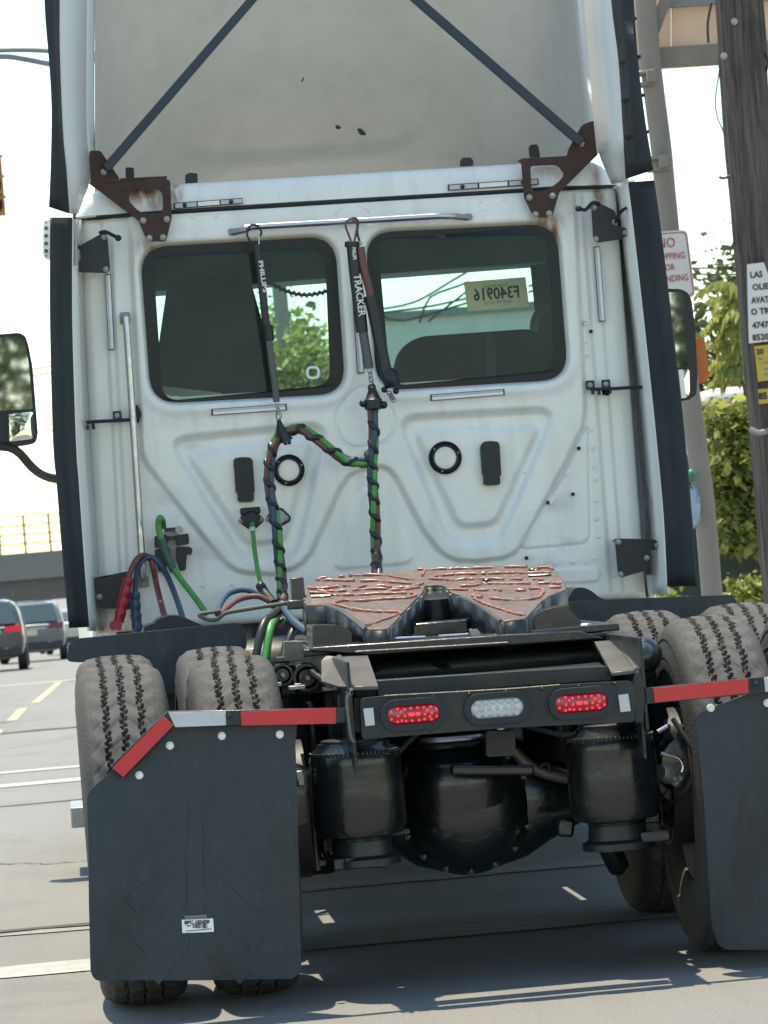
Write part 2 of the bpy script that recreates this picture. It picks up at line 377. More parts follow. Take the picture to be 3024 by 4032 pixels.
band('seam_patch', 14.30, 14.42, -11.2, -0.9, 'patch_pale', .12)
band('tar_seam', 36.0, 36.5, -11.2, 2.3, 'tar_seam', .25)
band('tar_seam', 22.35, 22.42, -11.2, 2.3, 'tar_seam', .05)
def crack(x0, y0, x1, y1, w=.012, n=60):
    v = []; f = []; x, y = x0, y0; ox = 0.0
    for i in range(n+1):
        t = i/n; ox += random.uniform(-.05,.05); ox *= .93; px, py = x0+(x1-x0)*t+ox*.6, y0+(y1-y0)*t+ox; ww = w*random.uniform(.3,1.3)
        v += [(px-ww*.3, py-ww, zg(py)+mkY), (px+ww*.3, py+ww, zg(py)+mkY)]
    for i in range(n): f.append((2*i, 2*i+2, 2*i+3, 2*i+1))
    return struct(MB().add(v, f).obj('road_crack', 'tar_seam', smooth=False, fix=False))
crack(-3.0,19.4,-1.15,17.6,.012); crack(-2.6,29,-1.3,33,.04)
# pale scuffs and the broken lane line to the left
marking('lane_dash', [(-2.02,41.0),(-1.90,41.0),(-1.86,47.0),(-1.98,47.0)], 'road_yellow')
marking('lane_dash', [(-1.86,49.5),(-1.74,49.5),(-1.50,66.0),(-1.62,66.0)], 'road_yellow')
marking('lane_dash', [(-2.10,36.3),(-1.98,36.3),(-1.98,37.6),(-2.10,37.6)], 'road_white')
marking('far_stop_line', [(-11,66.5),(2.3,66.5),(2.3,67.6),(-11,67.6)], 'road_white')

# ------------------------------------------------------------------ overpass ahead
mat('bridge_concrete', (0.19,0.19,0.185), 0.9, var=0.5, vscale=0.4, vcol=(0.19,0.18,0.165), stretch=(1,1,.3))
mat('bridge_girder', (0.115,0.105,0.10), 0.7, var=0.3, vscale=0.3)
mat('fence_wire', (0.06,0.07,0.075), 0.6)
YB = 300.0
br = thing('overpass_bridge', 'grey concrete highway overpass with wire fence crossing behind the left mirror', 'bridge', (-4, YB, zg(YB)))
zt = at('I',200,788,YB).z; zm = at('I',200,965,YB).z; zb = at('I',200,1108,YB).z
MB().box((0,YB+6,(zt+zm)/2),(90,12.0,zt-zm)).obj('parapet','bridge_concrete',br,bevel=.05)
for dy in (0.8,4.2,7.6,11.0): MB().box((0,YB+dy,(zm+zb)/2+.002),(90,.7,zm-zb)).obj('girder','bridge_girder',br)
for x in (-34,34): MB().box((x,YB+6,(zb+zg(YB))/2),(5,10,zb-zg(YB))).obj('abutment','bridge_concrete',br)
ztop = at('I',200,545,YB).z; sp = 1.95
for i in range(-24, 20):
    MB().beam((i*sp-.7,YB+.3,zt),(i*sp-.7,YB+.3,ztop),.17,.17,up=(0,1,0)).obj('fence_post','fence_wire',br)
for q in (0.25,0.5,0.75,1.0): MB().beam((-45,YB+.3,zt+(ztop-zt)*q),(40,YB+.3,zt+(ztop-zt)*q),.10,.10).obj('fence_rail','fence_wire',br)
mw = MB()
for i in range(-150,130):
    x = i*.3; mw.beam((x,YB+.34,zt),(x+1.2,YB+.34,ztop),.022,.022); mw.beam((x+1.2,YB+.36,zt),(x,YB+.36,ztop),.022,.022)
mw.obj('fence_mesh','fence_wire',br,kind='stuff')

# ------------------------------------------------------------------ cars ahead
mat('car_dark', (0.035,0.042,0.046), 0.25, coat=0.8, var=0.2, vscale=2)
mat('car_grey', (0.10,0.115,0.12), 0.28, coat=0.8, var=0.2, vscale=2)
mat('car_silver', (0.42,0.44,0.45), 0.3, metal=0.4, coat=0.8)
mat('car_glass', (0.05,0.075,0.08), 0.06, coat=0.6)
mat('car_trim', (0.02,0.02,0.022), 0.55)
mat('tail_red', (0.15,0.008,0.015), 0.2, coat=0.6)
mat('tail_lit', (0.22,0.01,0.02), 0.2, emit=(1,0.03,0.05), es=0.18)
mat('plate_pale', (0.50,0.50,0.36), 0.5)
def car(name, label, X, Y, body, lit=False, w=0.95, h=1.72, L=4.7, rz=0.0):
    e = thing(name, label, 'car', (X, Y, zg(Y)), 'cars waiting beyond the crossing'); Z0 = zg(Y)
    cap = lambda y: np.interp(y, [0, .05, .14, .50, .8, 2.7, 3.5, 4.4, L], [.98, 1.04, 1.10, h-.09, h, h-.03, 1.05, .92, .70])
    st = [0, .05, .14, .32, .50, .8, 1.6, 2.7, 3.1, 3.5, 4.0, 4.4, L-.08, L]; half = [(.62,.26),(.93,.34),(.99,.55),(1.0,.80),(.985,1.02),(.90,1.36),(.80,1.60),(.50,1.69),(0,1.72)]
    v = []; f = []; n = len(half)*2-1
    for y in st:
        c = cap(y); wy = np.interp(y, [0,.14,.6,3.8,L-.3,L], [.93,.98,1,1,.95,.80])
        ring = [(x*w*wy, min(z*h/1.72, c - (0.03*(x)**2))) for x, z in half]
        full = ring + [(-x, z) for x, z in ring[-2::-1]]
        for x, z in full: v.append((X+x, Y+y, Z0+z))
    for i in range(len(st)-1):
        for k in range(n-1): f.append((i*n+k, (i+1)*n+k, (i+1)*n+k+1, i*n+k+1))
        f.append((i*n+n-1, (i+1)*n+n-1, (i+1)*n, i*n))
    f.append(tuple(range(n))); f.append(tuple(range((len(st)-1)*n+n-1, (len(st)-1)*n-1, -1)))
    b = MB().add(v, f).obj('body', body, e, ang=50)
    b.modifiers.new('subdivision', 'SUBSURF').levels = 1; b.modifiers[-1].render_levels = 2
    q = MB(); zb = Z0+1.10; zt = Z0+h-.13
    q.plate(rpoly([(X-.80*w,Y+.10,zb),(X+.80*w,Y+.10,zb),(X+.68*w,Y+.455,zt),(X-.68*w,Y+.455,zt)], .07), (0,-.02,.008)); q.obj('rear_window','car_glass',e)
    for s in (-1,1):
        MB().plate([(X+s*.985*w,Y+.75,Z0+1.06),(X+s*.985*w,Y+3.1,Z0+1.06),(X+s*.80*w,Y+2.5,Z0+h-.16),(X+s*.80*w,Y+.95,Z0+h-.16)], (s*.012,0,.004)).obj('side_window','car_glass',e)
        tl = MB(); tl.plate(rpoly([(X+s*.50*w,Y-.012,Z0+.92),(X+s*.93*w,Y+.02,Z0+.90),(X+s*.95*w,Y+.05,Z0+1.07),(X+s*.52*w,Y+.02,Z0+1.04)],.03),(0,-.03,0)); tl.obj('tail_lamp','tail_lit' if lit else 'tail_red',e)
        wh = MB(); 
        for yy in (.95, L-.95): MB().lathe((X+s*(w-.22),Y+yy,Z0+.34),(s,0,0),[(0,.20),(0,.32),(.02,.345),(.2,.345),(.23,.31),(.23,.22),(.20,.21)],24).obj('wheel','car_trim',e)
    MB().box((X,Y-.035,Z0+.45),(w*1.8,.12,.20)).obj('bumper','car_trim',e,bevel=.03)
    MB().box((X,Y-.03,Z0+.82),(.32,.02,.16)).obj('number_plate','plate_pale',e)
    MB().box((X,Y-.01,Z0+.93),(w*.85,.03,.035)).obj('chrome_strip','chrome',e)
    MB().box((X,Y+.5,Z0+h-.03),(w*1.3,.10,.03)).obj('spoiler',body,e,bevel=.01)
    for s in (-1,1): MB().beam((X+s*.72*w,Y+.8,Z0+h+.03),(X+s*.72*w,Y+2.6,Z0+h+.03),.04,.04).obj('roof_rail','car_trim',e)
    return e
def car_at(name, label, u, v, body, **kw):
    Y = kw.pop('Y')
    return car(name, label, at('P', u, v, Y).x, Y, body, **kw)
car_at('grey_suv', 'dark grey sport utility vehicle seen from behind under the overpass', 296, 885, 'car_grey', Y=108)
car_at('black_suv', 'black sport utility vehicle with lit tail lamp at the left edge', -112, 1005, 'car_dark', lit=True, Y=90)
car_at('silver_car', 'silver car half hidden by the left side of the truck cab', 650, 800, 'car_silver', lit=True, h=1.5, Y=130)
car_at('white_van', 'pale van far off under the overpass behind the dark grey vehicle', 180, 735, 'car_silver', Y=165, h=2.1, w=1.0)

# ------------------------------------------------------------------ traffic signal, lamp arms, wires
mat('signal_yellow', (0.46,0.20,0.045), 0.5, var=0.5, vscale=14, vcol=(0.30,0.12,0.03))
mat('galvanised', (0.26,0.265,0.265), 0.5, metal=0.4, var=0.4, vscale=3)
mat('wire_black', (0.03,0.035,0.04), 0.6)
YT = 68.0
a = at('V',12,300,YT); b = at('V',62,830,YT); zc = (a.z+b.z)/2; xe = (a.x+b.x)/2
sg = thing('traffic_signal', 'weathered orange traffic signal head cut by the left edge', 'traffic light', (xe-.17,YT,zc-.55))
for i in range(3):
    z = a.z-.17-.36*i
    MB().box((xe-.19,YT+.1,z),(.36,.24,.345)).obj('housing','signal_yellow',sg,bevel=.015)
    MB().lathe((xe-.19,YT-.02,z),(0,-1,0),[(0,.14),(.02,.14),(.03,.12),(.03,.02)],20).obj('lens','car_trim',sg)
    vz = MB(); vp = []
    for k in range(-8,9):
        t = math.pi/2+k*math.pi/2/8*1.25; vp.append((xe-.19+.15*math.cos(t), z+.15*math.sin(t)))
    for (x0,z0),(x1,z1) in zip(vp, vp[1:]): vz.add([(x0,YT-.02,z0),(x1,YT-.02,z1),(x1,YT-.24,z1),(x0,YT-.24,z0)],[(0,1,2,3)])
    o = vz.obj('visor','signal_yellow',sg,fix=False); mm = o.modifiers.new('thickness','SOLIDIFY'); mm.thickness=.008
    MB().box((xe+.0,YT+.05,z+.15),(.05,.05,.04)).obj('hinge','signal_yellow',sg)
MB().tube([(xe-.19,YT+.1,a.z),(xe-.19,YT+.1,a.z+1.2)],.03,8).obj('hanger_tube','galvanised',sg)
YL = 42.0
sa = thing('street_lamp', 'twin pale grey lamp arm tubes reaching in from the left behind the roof fairing', 'street lamp', (-9,YL,zg(YL)))
A0 = [at('A',-700,430,YL), at('A',-300,335,YL), at('A',0,327,YL), at('A',180,325,YL), at('A',330,332,YL), at('A',500,345,YL)]
A1 = [at('A',-700,470,YL), at('A',-300,385,YL), at('A',0,370,YL), at('A',120,380,YL), at('A',330,420,YL), at('A',500,450,YL)]
MB().tube(spline(A0,.1),.030,10).obj('arm_tube','galvanised',sa); MB().tube(spline(A1,.1),.030,10).obj('arm_tube','galvanised',sa)
pl = A0[0]; MB().tube([(pl.x,YL,zg(YL)),(pl.x,YL,pl.z+.3)],[.12,.07],14).obj('pole','galvanised',sa)
MB().box((A0[-1].x+.2,YL,A0[-1].z-.05),(.6,.25,.12)).obj('lamp_head','galvanised',sa,bevel=.04)
def wire(name, label, p0, p1, sag, r=.012, group=None):
    n = 24; path = []
    for i in range(n+1):
        t = i/n; q = Vector(p0).lerp(Vector(p1), t); q.z -= sag*4*t*(1-t); path.append(q)
    return tag(MB().tube(path, r, 5).obj(name,'wire_black'), label, 'wire', group)
YWr = 88.0
def wire_through(k, a, b, Y, name, label, r, ext=60, group=None, sag=0.0):
    P0 = at(k,*a,Y); P1 = at(k,*b,Y); d = (P1-P0).normalized()
    return wire(name, label, P0-d*ext, P1+d*ext, sag, r, group)
for i, (a, b, r, lab) in enumerate([((215,880),(335,868),.010,'thin topmost wire of three beside the left mirror'),((215,918),(335,900),.016,'thick middle wire of three beside the left mirror'),((215,962),(335,942),.016,'lowest wire of three beside the left mirror'),
                     ((255,1285),(345,1280),.012,'faint wire below the left mirror glass'),((255,1328),(350,1318),.012,'lower faint wire under the left mirror glass')]):
    wire_through('D', a, b, YWr, 'utility_wire', lab, r, 3.4, 'utility wires across the street')
wire_through('I',(0,358),(345,330),120,'guy_wire','long sloping wire above the overpass fence',.016,1.5,'utility wires across the street')
wire_through('I',(0,383),(300,350),120,'guy_wire','lower sloping wire just above the overpass fence',.012,1.5,'utility wires across the street')
for i,(a,b,r,lab) in enumerate([((300,290),(770,288),.008,'thin wire between the stopping sign and wooden pole'),((300,430),(770,432),.016,'upper thick wire between the stopping sign and wooden pole'),((300,497),(770,500),.016,'lower thick wire between the stopping sign and wooden pole')]):
    wire_through('U', a, b, 60, 'utility_wire', lab, r, 1.0, 'utility wires across the street')
# wires seen through the right rear window
WW = [((270,640),(500,590),(760,440)),((275,665),(580,625),(840,570)),((540,700),(600,560),(800,480)),((620,700),(760,590),(850,520)),((280,690),(420,720),(850,600)),((1290,480),(1350,465),(1410,445)),((1290,520),(1350,505),(1410,495))]
for i, w3 in enumerate(WW):
    q = [at('R',a,b,58) for a,b in w3]; e0 = q[0]+(q[0]-q[1])*.25; e1 = q[-1]+(q[-1]-q[-2])*.35
    tag(MB().tube(spline([e0]+q+[e1],.15),.018,5).obj('service_wire','wire_black'),('steep kinked wire rising to the paper tag','long shallow wire running level towards the paper tag','hooked wire rising left of the paper tag','lower diagonal wire ending under the paper tag','lowest sagging wire crossing the pale building','upper short wire right of the paper tag','lower short wire right of the paper tag')[i]+', seen through the right rear window','wire','wires through the right rear window')

# ------------------------------------------------------------------ right kerb: post, signs, pole, billboard back
mat('post_brown', (0.27,0.23,0.20), 0.75, var=0.5, vscale=6, vcol=(0.17,0.15,0.135), bump=0.2, bscale=30, stretch=(1,1,.4))
mat('pole_wood', (0.13,0.105,0.092), 0.9, var=1.0, vscale=34, vcol=(0.014,0.011,0.010), var2=0.8, v2scale=80, bump=1.0, bscale=30, stretch=(1,1,.05))
mat('sign_back', (0.86,0.68,0.54), 0.7, var=0.3, vscale=2, sss=0.4)
mat('sign_white', (0.68,0.64,0.62), 0.45, var=0.2, vscale=5, vcol=(0.5,0.46,0.44))
mat('sign_orange', (0.62,0.17,0.035), 0.5)
mat('sign_yellow', (0.52,0.36,0.05), 0.5, var=0.3, vscale=20)
mat('bag_blue', (0.30,0.40,0.52), 0.4, var=0.3, vscale=20, vcol=(0.6,0.62,0.65))
mat('bag_green', (0.02,0.20,0.11), 0.4)
YP = 27.0
po = thing('steel_post', 'tall grey brown steel post leaning behind the right side of the truck', 'post', at('H',1000,1870,YP+.12))
pc = [at('C',855,-60,YP+.12), at('C',890,400,YP+.12), at('C',965,1000,YP+.12), at('C',1010,1480,YP+.12), at('H',890,300,YP+.12), at('H',985,1000,YP+.12), at('H',1060,1860,YP+.12)]
pe = pc[-1]+(pc[-1]-pc[-2])*1.1
MB().tube(spline(pc+[pe],.2),.058+.018,16).obj('post','post_brown',po)
for (x,y) in ((865,510),(945,1065)):
    q = at('C',x,y,YP+.1); MB().lathe(q-Vector((0,0,.06)),(0,0,1),[(0,.085),(0,.094),(.025,.094),(.025,.085)],18).lathe(q+Vector((0,0,.02)),(0,0,1),[(0,.085),(0,.094),(.025,.094),(.025,.085)],18).box(q+Vector((.02,-.12,0)),(.07,.05,.09)).obj('clamp','post_brown',po,bevel=.006)
bb = thing('billboard_back', 'beige back of a large sign with grey frame at the top right', 'sign', at('C',900,390,YP+.3))
q0 = at('C',700,-420,YP+.35); q1 = at('C',700,330,YP+.35); q2 = at('C',1900,300,YP+.35); q3 = at('C',1900,-460,YP+.35)
for (fa,fb) in ((0,.27),(.275,.56),(.565,1)):
    pa = q1.lerp(q2,fa); pb = q1.lerp(q2,fb); pd = q0.lerp(q3,fb); pe2 = q0.lerp(q3,fa)
    MB().plate([pa,pb,pd,pe2],(0,.03,0)).obj('panel','sign_back',bb)
MB().beam(at('C',810,390,YP+.3),at('C',1900,320,YP+.3),.16,.14).obj('bottom_beam','post_brown',bb,bevel=.01)
MB().beam(at('C',830,400,YP+.2),at('C',1010,-60,YP+.2),.085,.085,up=(0,1,0)).obj('brace','post_brown',bb)
MB().beam(at('C',1000,30,YP+.3),at('C',1900,-40,YP+.3),.05,.05).obj('rail','galvanised',bb)
MB().tube(spline([at('C',1290,20,YP+.1),at('C',1265,150,YP+.1),at('C',1270,280,YP+.1)],.1),.009,6).obj('cable','wire_black',bb)
# no stopping sign
ns = thing('no_stopping_sign', 'white and red no stopping or standing sign on the steel post', 'sign', at('G',760,600,YP))
tr = at('G',905,8,YP); brr = at('G',985,640,YP); wv = Vector((-.315,0,-.002)); corner = [tr, brr, brr+wv, tr+wv]
MB().plate(rpoly(corner,.045),(0,.004,0)).obj('panel','sign_white',ns)
ctr = sum(corner, Vector())/4; dn = (brr-tr).normalized(); rt = Vector((1,0,.006)).normalized()
ring = [ctr+(c-ctr)*.945 for c in corner]; ri = [ctr+Vector(((c-ctr).x*.90,0,(c-ctr).z*.918)) for c in corner]
MB().plate(rpoly([p+Vector((0,-.0015,0)) for p in ring],.04),(0,-.001,0),[rpoly([p+Vector((0,-.0015,0)) for p in ri],.035)]).obj('border','ink_red',ns)
for tx, g, sz, wd_ in (('NO',(700,148),.088,.115),('STOPPING',(798,262),.058,.215),('OR',(745,372),.056,.062),('STANDING',(818,470),.058,.225)):
    c = at('G',g[0],g[1],YP-.003); cen = tr+dn*((c-tr).dot(dn))+wv*.5
    if tx == 'OR': cen = cen
    if tx == 'NO': cen = cen+Vector((-.005,0,0))
    lettering(tx, cen+Vector((0,-.003,0)), rt, -dn, sz*1.15, 'ink_red', ns, bold=.0002, width=wd_*1.08)
# orange plate on the post
og = thing('orange_plate', 'orange plastic plate with rounded corners behind the right mirror', 'sign', at('G',1040,1450,YP+.2))
MB().plate(rpoly([at('G',940,1020,YP+.2),at('G',1070,1025,YP+.2),at('G',1115,1400,YP+.2),at('G',1060,1440,YP+.2),at('G',960,1455,YP+.2)],.03),(0,.03,0)).obj('panel','sign_orange',og,bevel=.006)
MB().box(at('G',960,1240,YP+.24),(.10,.05,.05)).obj('bracket','galvanised',og)
bg_ = thing('plastic_bag', 'blue and green plastic bag tied to the steel post', 'bag', at('H',920,1285,YP))
bm_ = MB(); uv_sphere(bm_, at('H',895,1090,YP), .05, 12, 10, (1,.6,2.9)); o = bm_.obj('bag_body','bag_blue',bg_)
for v in o.data.vertices: v.co += Vector((random.uniform(-.016,.016),random.uniform(-.01,.01),random.uniform(-.02,.02)))
bm_ = MB(); uv_sphere(bm_, at('H',880,825,YP), .035, 10, 8, (1,.8,1.3)); bm_.obj('bag_knot','bag_green',bg_)
# wooden utility pole
YU = 26.2
up_ = thing('utility_pole', 'thick dark wooden utility pole at the right edge', 'utility pole', (3.35,YU,zg(YU)))
lft = [('C',1315,-40),('C',1340,400),('C',1385,1000),('C',1440,1600),('H',1380,300),('H',1400,500)]
wr = .163; cpt = [at(k,x,y,YU)+Vector((wr,0,0)) for k,x,y in lft]
e1 = cpt[-1]+(cpt[-1]-cpt[0])*.9; e0 = cpt[0]+(cpt[0]-cpt[-1])*1.3
path = spline([e0]+cpt+[e1],.04); n = 40; v=[]; f=[]
fr = frames(path); prof = [1+.05*math.sin(5*t+1)+.035*math.sin(13*t)+.03*random.uniform(-1,1) for t in np.linspace(0,2*math.pi,n,endpoint=False)]
for i,pp in enumerate(path):
    for kk in range(n):
        t = 2*math.pi*kk/n; rr = wr*(prof[kk]+.012*math.sin(i*.35+kk*2.1)); v.append(pp+Vector((math.cos(t)*rr,math.sin(t)*rr,0)))
for i in range(len(path)-1):
    for kk in range(n): f.append((i*n+kk,i*n+(kk+1)%n,(i+1)*n+(kk+1)%n,(i+1)*n+kk))
MB().add(v,f).obj('pole','pole_wood',up_,ang=75)
for (k,x,y) in (('C',1440,140),('C',1370,365)): bolt(up_, at(k,x,y,YU-wr*1.02), .018, name='bolt_head')
MB().tube(spline([at('C',1345,430,YU-.02),at('C',1315,700,YU-.02),at('C',1375,880,YU-.02)],.05),.005,5).obj('loose_wire','wire_black',up_)
MB().tube(spline([at('C',1340,1155,YU-.05),at('C',1365,1165,YU-.05),at('C',1410,1150,YU-.05)],.03),.010,6).obj('hook','wire_black',up_)
MB().tube(spline([at('C',1625,330,YU-.02),at('C',1660,400,YU-.1),at('C',1640,500,YU-.02)],.03),.008,6).obj('loose_wire','wire_black',up_)
MB().tube(spline([at('H',1390,420,YU-.17),at('H',1470,455,YU-.19),at('H',1560,430,YU-.17)],.05),.022,8).obj('strap','galvanised',up_)
MB().beam(at('U',740,120,YU-.05),at('U',690,275,YU-.05),.012,.012).obj('splinter','pole_wood',up_)
fl = thing('paper_notice', 'white paper notice with black stencil letters on the wooden pole', 'notice', at('G',1570,1070,YU-.18))
YN = YU-wr*1.10
MB().plate([at('G',1462,335,YN),at('G',1620,315,YN),at('G',1760,700,YN),at('G',1770,1040,YN),at('G',1480,1072,YN)],(0,-.003,0)).obj('sheet','sign_white',fl)
tu = (at('G',1485,430,YN)-at('G',1500,1030,YN)).normalized()
for tx,(x,y),wd_ in (('LAS',(1550,432),.085),('OLIE',(1590,545),.115),('AVAT',(1585,668),.125),('O TR',(1585,775),.13),('4747',(1588,902),.115),('8520',(1590,1015),.115)):
    lettering(tx, at('G',x,y,YN-.005), (1,0,.01), tu, .058, 'ink_black', fl, bold=.002, width=wd_)
MB().plate([at('G',1530,1100,YN),at('G',1760,1070,YN),at('G',1790,1400,YN),at('G',1565,1430,YN)],(0,-.003,0)).obj('panel','sign_yellow',tag(thing('yellow_notice','small yellow notice reading twenty below the paper notice','notice',at('G',1600,1430,YN)),'small yellow notice reading twenty below the paper notice','notice'))
yn = bpy.data.objects['yellow_notice']; lettering('20', at('G',1585,1150,YN-.005), (1,0,.01), tu, .05, 'ink_black', yn, bold=.002)
for i_,(x,y) in enumerate(((1590,1215),(1640,1250),(1640,1310),(1640,1360))): MB().box(at('G',x,y,YN-.004),(.03,.002,.010)).obj('print_line','ink_grey',yn)
nn = thing('number_tag', 'yellow number tag reading eighty five at the foot of the yellow notice', 'tag', at('G',1600,1640,YN))
MB().plate([at('G',1565,1500,YN),at('G',1790,1480,YN),at('G',1800,1610,YN),at('G',1575,1640,YN)],(0,-.004,0)).obj('panel','sign_yellow',nn)
lettering('85', at('G',1612,1565,YN-.006), (1,0,.01), tu, .062, 'ink_black', nn, bold=.003)

# ------------------------------------------------------------------ greenery
def leafmat(name, a, b): return mat(name, a, 0.45, island=1.0, vcol=b, sss=0.42)
leafmat('ivy_leaf', (0.52,0.52,0.14), (0.06,0.09,0.024)); leafmat('tree_leaf', (0.13,0.16,0.055), (0.045,0.07,0.026)); leafmat('frond_leaf', (0.55,0.53,0.16), (0.17,0.21,0.055))
mat('bark', (0.085,0.07,0.055), 0.9, var=0.5, vscale=20, bump=0.5, bscale=40)
mat('fence_green', (0.035,0.06,0.052), 0.8, var=0.4, vscale=8)
def leaves(P, size, aspect=1.7, droop=0.3):
    n = len(P); P = np.array(P); d = rng.normal(size=(n,3)); d[:,2] = d[:,2]*.5-droop; d /= np.linalg.norm(d,axis=1)[:,None]
    s = np.cross(d, rng.normal(size=(n,3))); s /= np.linalg.norm(s,axis=1)[:,None]; nn_ = np.cross(d,s); L = size*(.45+1.25*rng.random((n,1))**2); W = L/aspect/2
    v = np.empty((n,4,3)); v[:,0] = P; v[:,1] = P+d*L*.45+s*W+nn_*L*.06; v[:,2] = P+d*L; v[:,3] = P+d*L*.45-s*W+nn_*L*.06
    me = bpy.data.meshes.new('leaves'); me.from_pydata(v.reshape(-1,3).tolist(), [], [(4*i,4*i+1,4*i+2,4*i+3) for i in range(n)]); return me
def clumps(c, rad, nclump, per, cr, hollow=.5):
    out = []
    for _ in range(nclump):
        d = rng.normal(size=3); d /= np.linalg.norm(d); r = hollow+(1-hollow)*rng.random()**.6; q = np.array(c)+d*np.array(rad)*r
        out.append(q+rng.normal(size=(per,3))*cr)
    return np.concatenate(out)
def tree(name, label, x, y, h, rad, nclump=70, per=60, leaf=.13, cr=.28, leafm='tree_leaf', group=None, trunk_r=.13):
    z0 = zg(y); e = thing(name, label, 'tree', (x,y,z0), group); ch = h-rad[2]
    tp = [Vector((x,y,z0-.1)),Vector((x+.08,y,z0+ch*.4)),Vector((x-.05,y+.05,z0+ch*.8)),Vector((x,y,z0+ch*1.1))]
    sp_ = spline(tp,.3); tb = MB(); tb.tube(sp_,[trunk_r*(1-.6*i/len(sp_)) for i in range(len(sp_))],10)
    for i in range(8):
        a = random.uniform(0,6.28); b0 = Vector((x,y,z0+ch*random.uniform(.55,1.0))); e_ = b0+Vector((math.cos(a)*rad[0]*.75,math.sin(a)*rad[1]*.75,rad[2]*random.uniform(.1,.9)))
        q = spline([b0,b0.lerp(e_,.5)+Vector((0,0,.15)),e_],.25); tb.tube(q,[trunk_r*.45*(1-.8*j/len(q)) for j in range(len(q))],6)
    tb.obj('trunk','bark',e)
    link('crown', leaves(clumps((x,y,z0+ch),rad,nclump,per,cr),leaf), leafm, e, smooth=False)
    return e
# ivy bank over the green fence, right of the truck
YH = 31.5
fz = thing('green_fence', 'dark green screened fence under the ivy on the right', 'fence', (4.5,YH+.6,zg(YH)))
for i in range(7): MB().box((2.6+i*.62,YH+.62,zg(YH)+1.0),(.615,.012,1.9)).obj('screen_panel','fence_green',fz)
for i in range(8): MB().tube([(2.29+i*.62,YH+.66,zg(YH)),(2.29+i*.62,YH+.66,zg(YH)+2.05)],.03,8).obj('fence_post','galvanised',fz)
def ivy(name,label,k,corners,Y,n,size,group=None,depth=.35):
    c = [at(k,a,b,Y) for a,b in corners]; out=[]
    while len(out)<n:
        u,v=rng.random(2); q=(c[0]*(1-u)+c[1]*u)*(1-v)+(c[3]*(1-u)+c[2]*u)*v
        bump_=.5+.5*math.sin(q.x*5.1+q.z*4.3)*math.sin(q.x*3.3-q.z*6.1+1)
        if rng.random()<.30+.7*bump_: out.append((q.x+rng.normal()*.03,Y+depth*(rng.random()-.7)-bump_*.2,q.z+rng.normal()*.03))
    e=thing(name,label,'ivy',(sum(x[0] for x in out)/n,Y,zg(Y)),group)
    b0=min(out,key=lambda t:t[2]); mid=(c[0]+c[1]+c[2]+c[3])/4
    for j in range(5):
        x=c[3].x+(c[2].x-c[3].x)*(j+.5)/5; MB().tube(spline([(x,Y+.1,zg(Y)),(x+.1,Y+.05,(zg(Y)+mid.z)/2),(x-.05,Y+.05,mid.z+.2)],.1),.012,6).obj('stem','bark',e)
    link('foliage',leaves(out,size,1.5,.45),'ivy_leaf',e,smooth=False); return e
ivy('ivy_bank','sunlit ivy hanging between the steel post and the wooden pole','H',[(930,190),(1800,170),(1900,1450),(1050,1480)],YH,8000,.085,None,.55)
ivy('ivy_clump','low ivy clump over the green fence beside the right tyres','H',[(1180,1720),(2100,1690),(2150,2100),(1230,2120)],YH-.8,2200,.075)
ivy('weed_tuft','yellow flowering weeds showing under the right rubber strip','H',[(500,1870),(720,1850),(760,2000),(520,2010)],YH-1.0,420,.06)
# long fronds and trees behind
def fronds(name,label,roots,Y):
    e=thing(name,label,'tree',(at('U',600,1200,Y).x+.6,Y+.3,zg(Y))); mb=MB(); 
    for (k,x0,y0,x1,y1,sag) in roots:
        a=at(k,x0,y0,Y+random.uniform(-.4,.4)); b=at(k,x1,y1,Y+random.uniform(-.4,.4)); n=13
        for i in range(n):
            t=(i+1)/n; q=a.lerp(b,t); q.z+=sag*4*t*(1-t); dirn=(b-a).normalized()
            for s in (-1,1):
                L=.19*(1-.55*t)*random.uniform(.8,1.15); d=(dirn*.35+Vector((0,s*.55,-.75))+Vector((random.uniform(-.15,.15),0,random.uniform(-.2,.2)))).normalized(); sd=d.cross(Vector((0,1,.2*s))).normalized()*L*.17
                mb.add([q,q+d*L*.35+sd,q+d*L,q+d*L*.35-sd],[(0,1,2,3)])
    me=mb.mesh('fronds',fix=False); link('crown',me,'frond_leaf',e,smooth=False)
    tp=at('U',900,1400,Y); MB().tube(spline([(tp.x,Y,zg(Y)),(tp.x-.05,Y,1.5),(tp.x,Y,3.2)],.2),.05,8).obj('trunk','bark',e)
    return e
rt_=[]
for i in range(34):
    y0=random.uniform(640,1600); x0=random.uniform(760,1000); L=random.uniform(220,420); rt_.append(('U',x0,y0,x0-L,y0+random.uniform(-60,200),random.uniform(.02,.12)))
rt_+=[('U',880,700,330,720,.12),('U',850,660,400,700,.10),('U',870,940,480,1020,.06),('U',880,1250,450,1520,.05),('U',860,1380,470,1540,.05),('U',880,1000,560,1160,.05)]
fronds('sumac_tree','feathery yellow green fronds of a tree between the sign and wooden pole',rt_,34.0)
tree('dark_tree','darker bushy tree behind the feathery fronds on the right',at('U',760,1200,44).x,44,4.6,(.95,.9,1.5),60,70,.13,.22)
tree('dark_tree','low bushy tree just right of the stopping sign',at('U',380,1300,50).x,50,3.4,(.55,.6,.8),36,60,.12,.18)
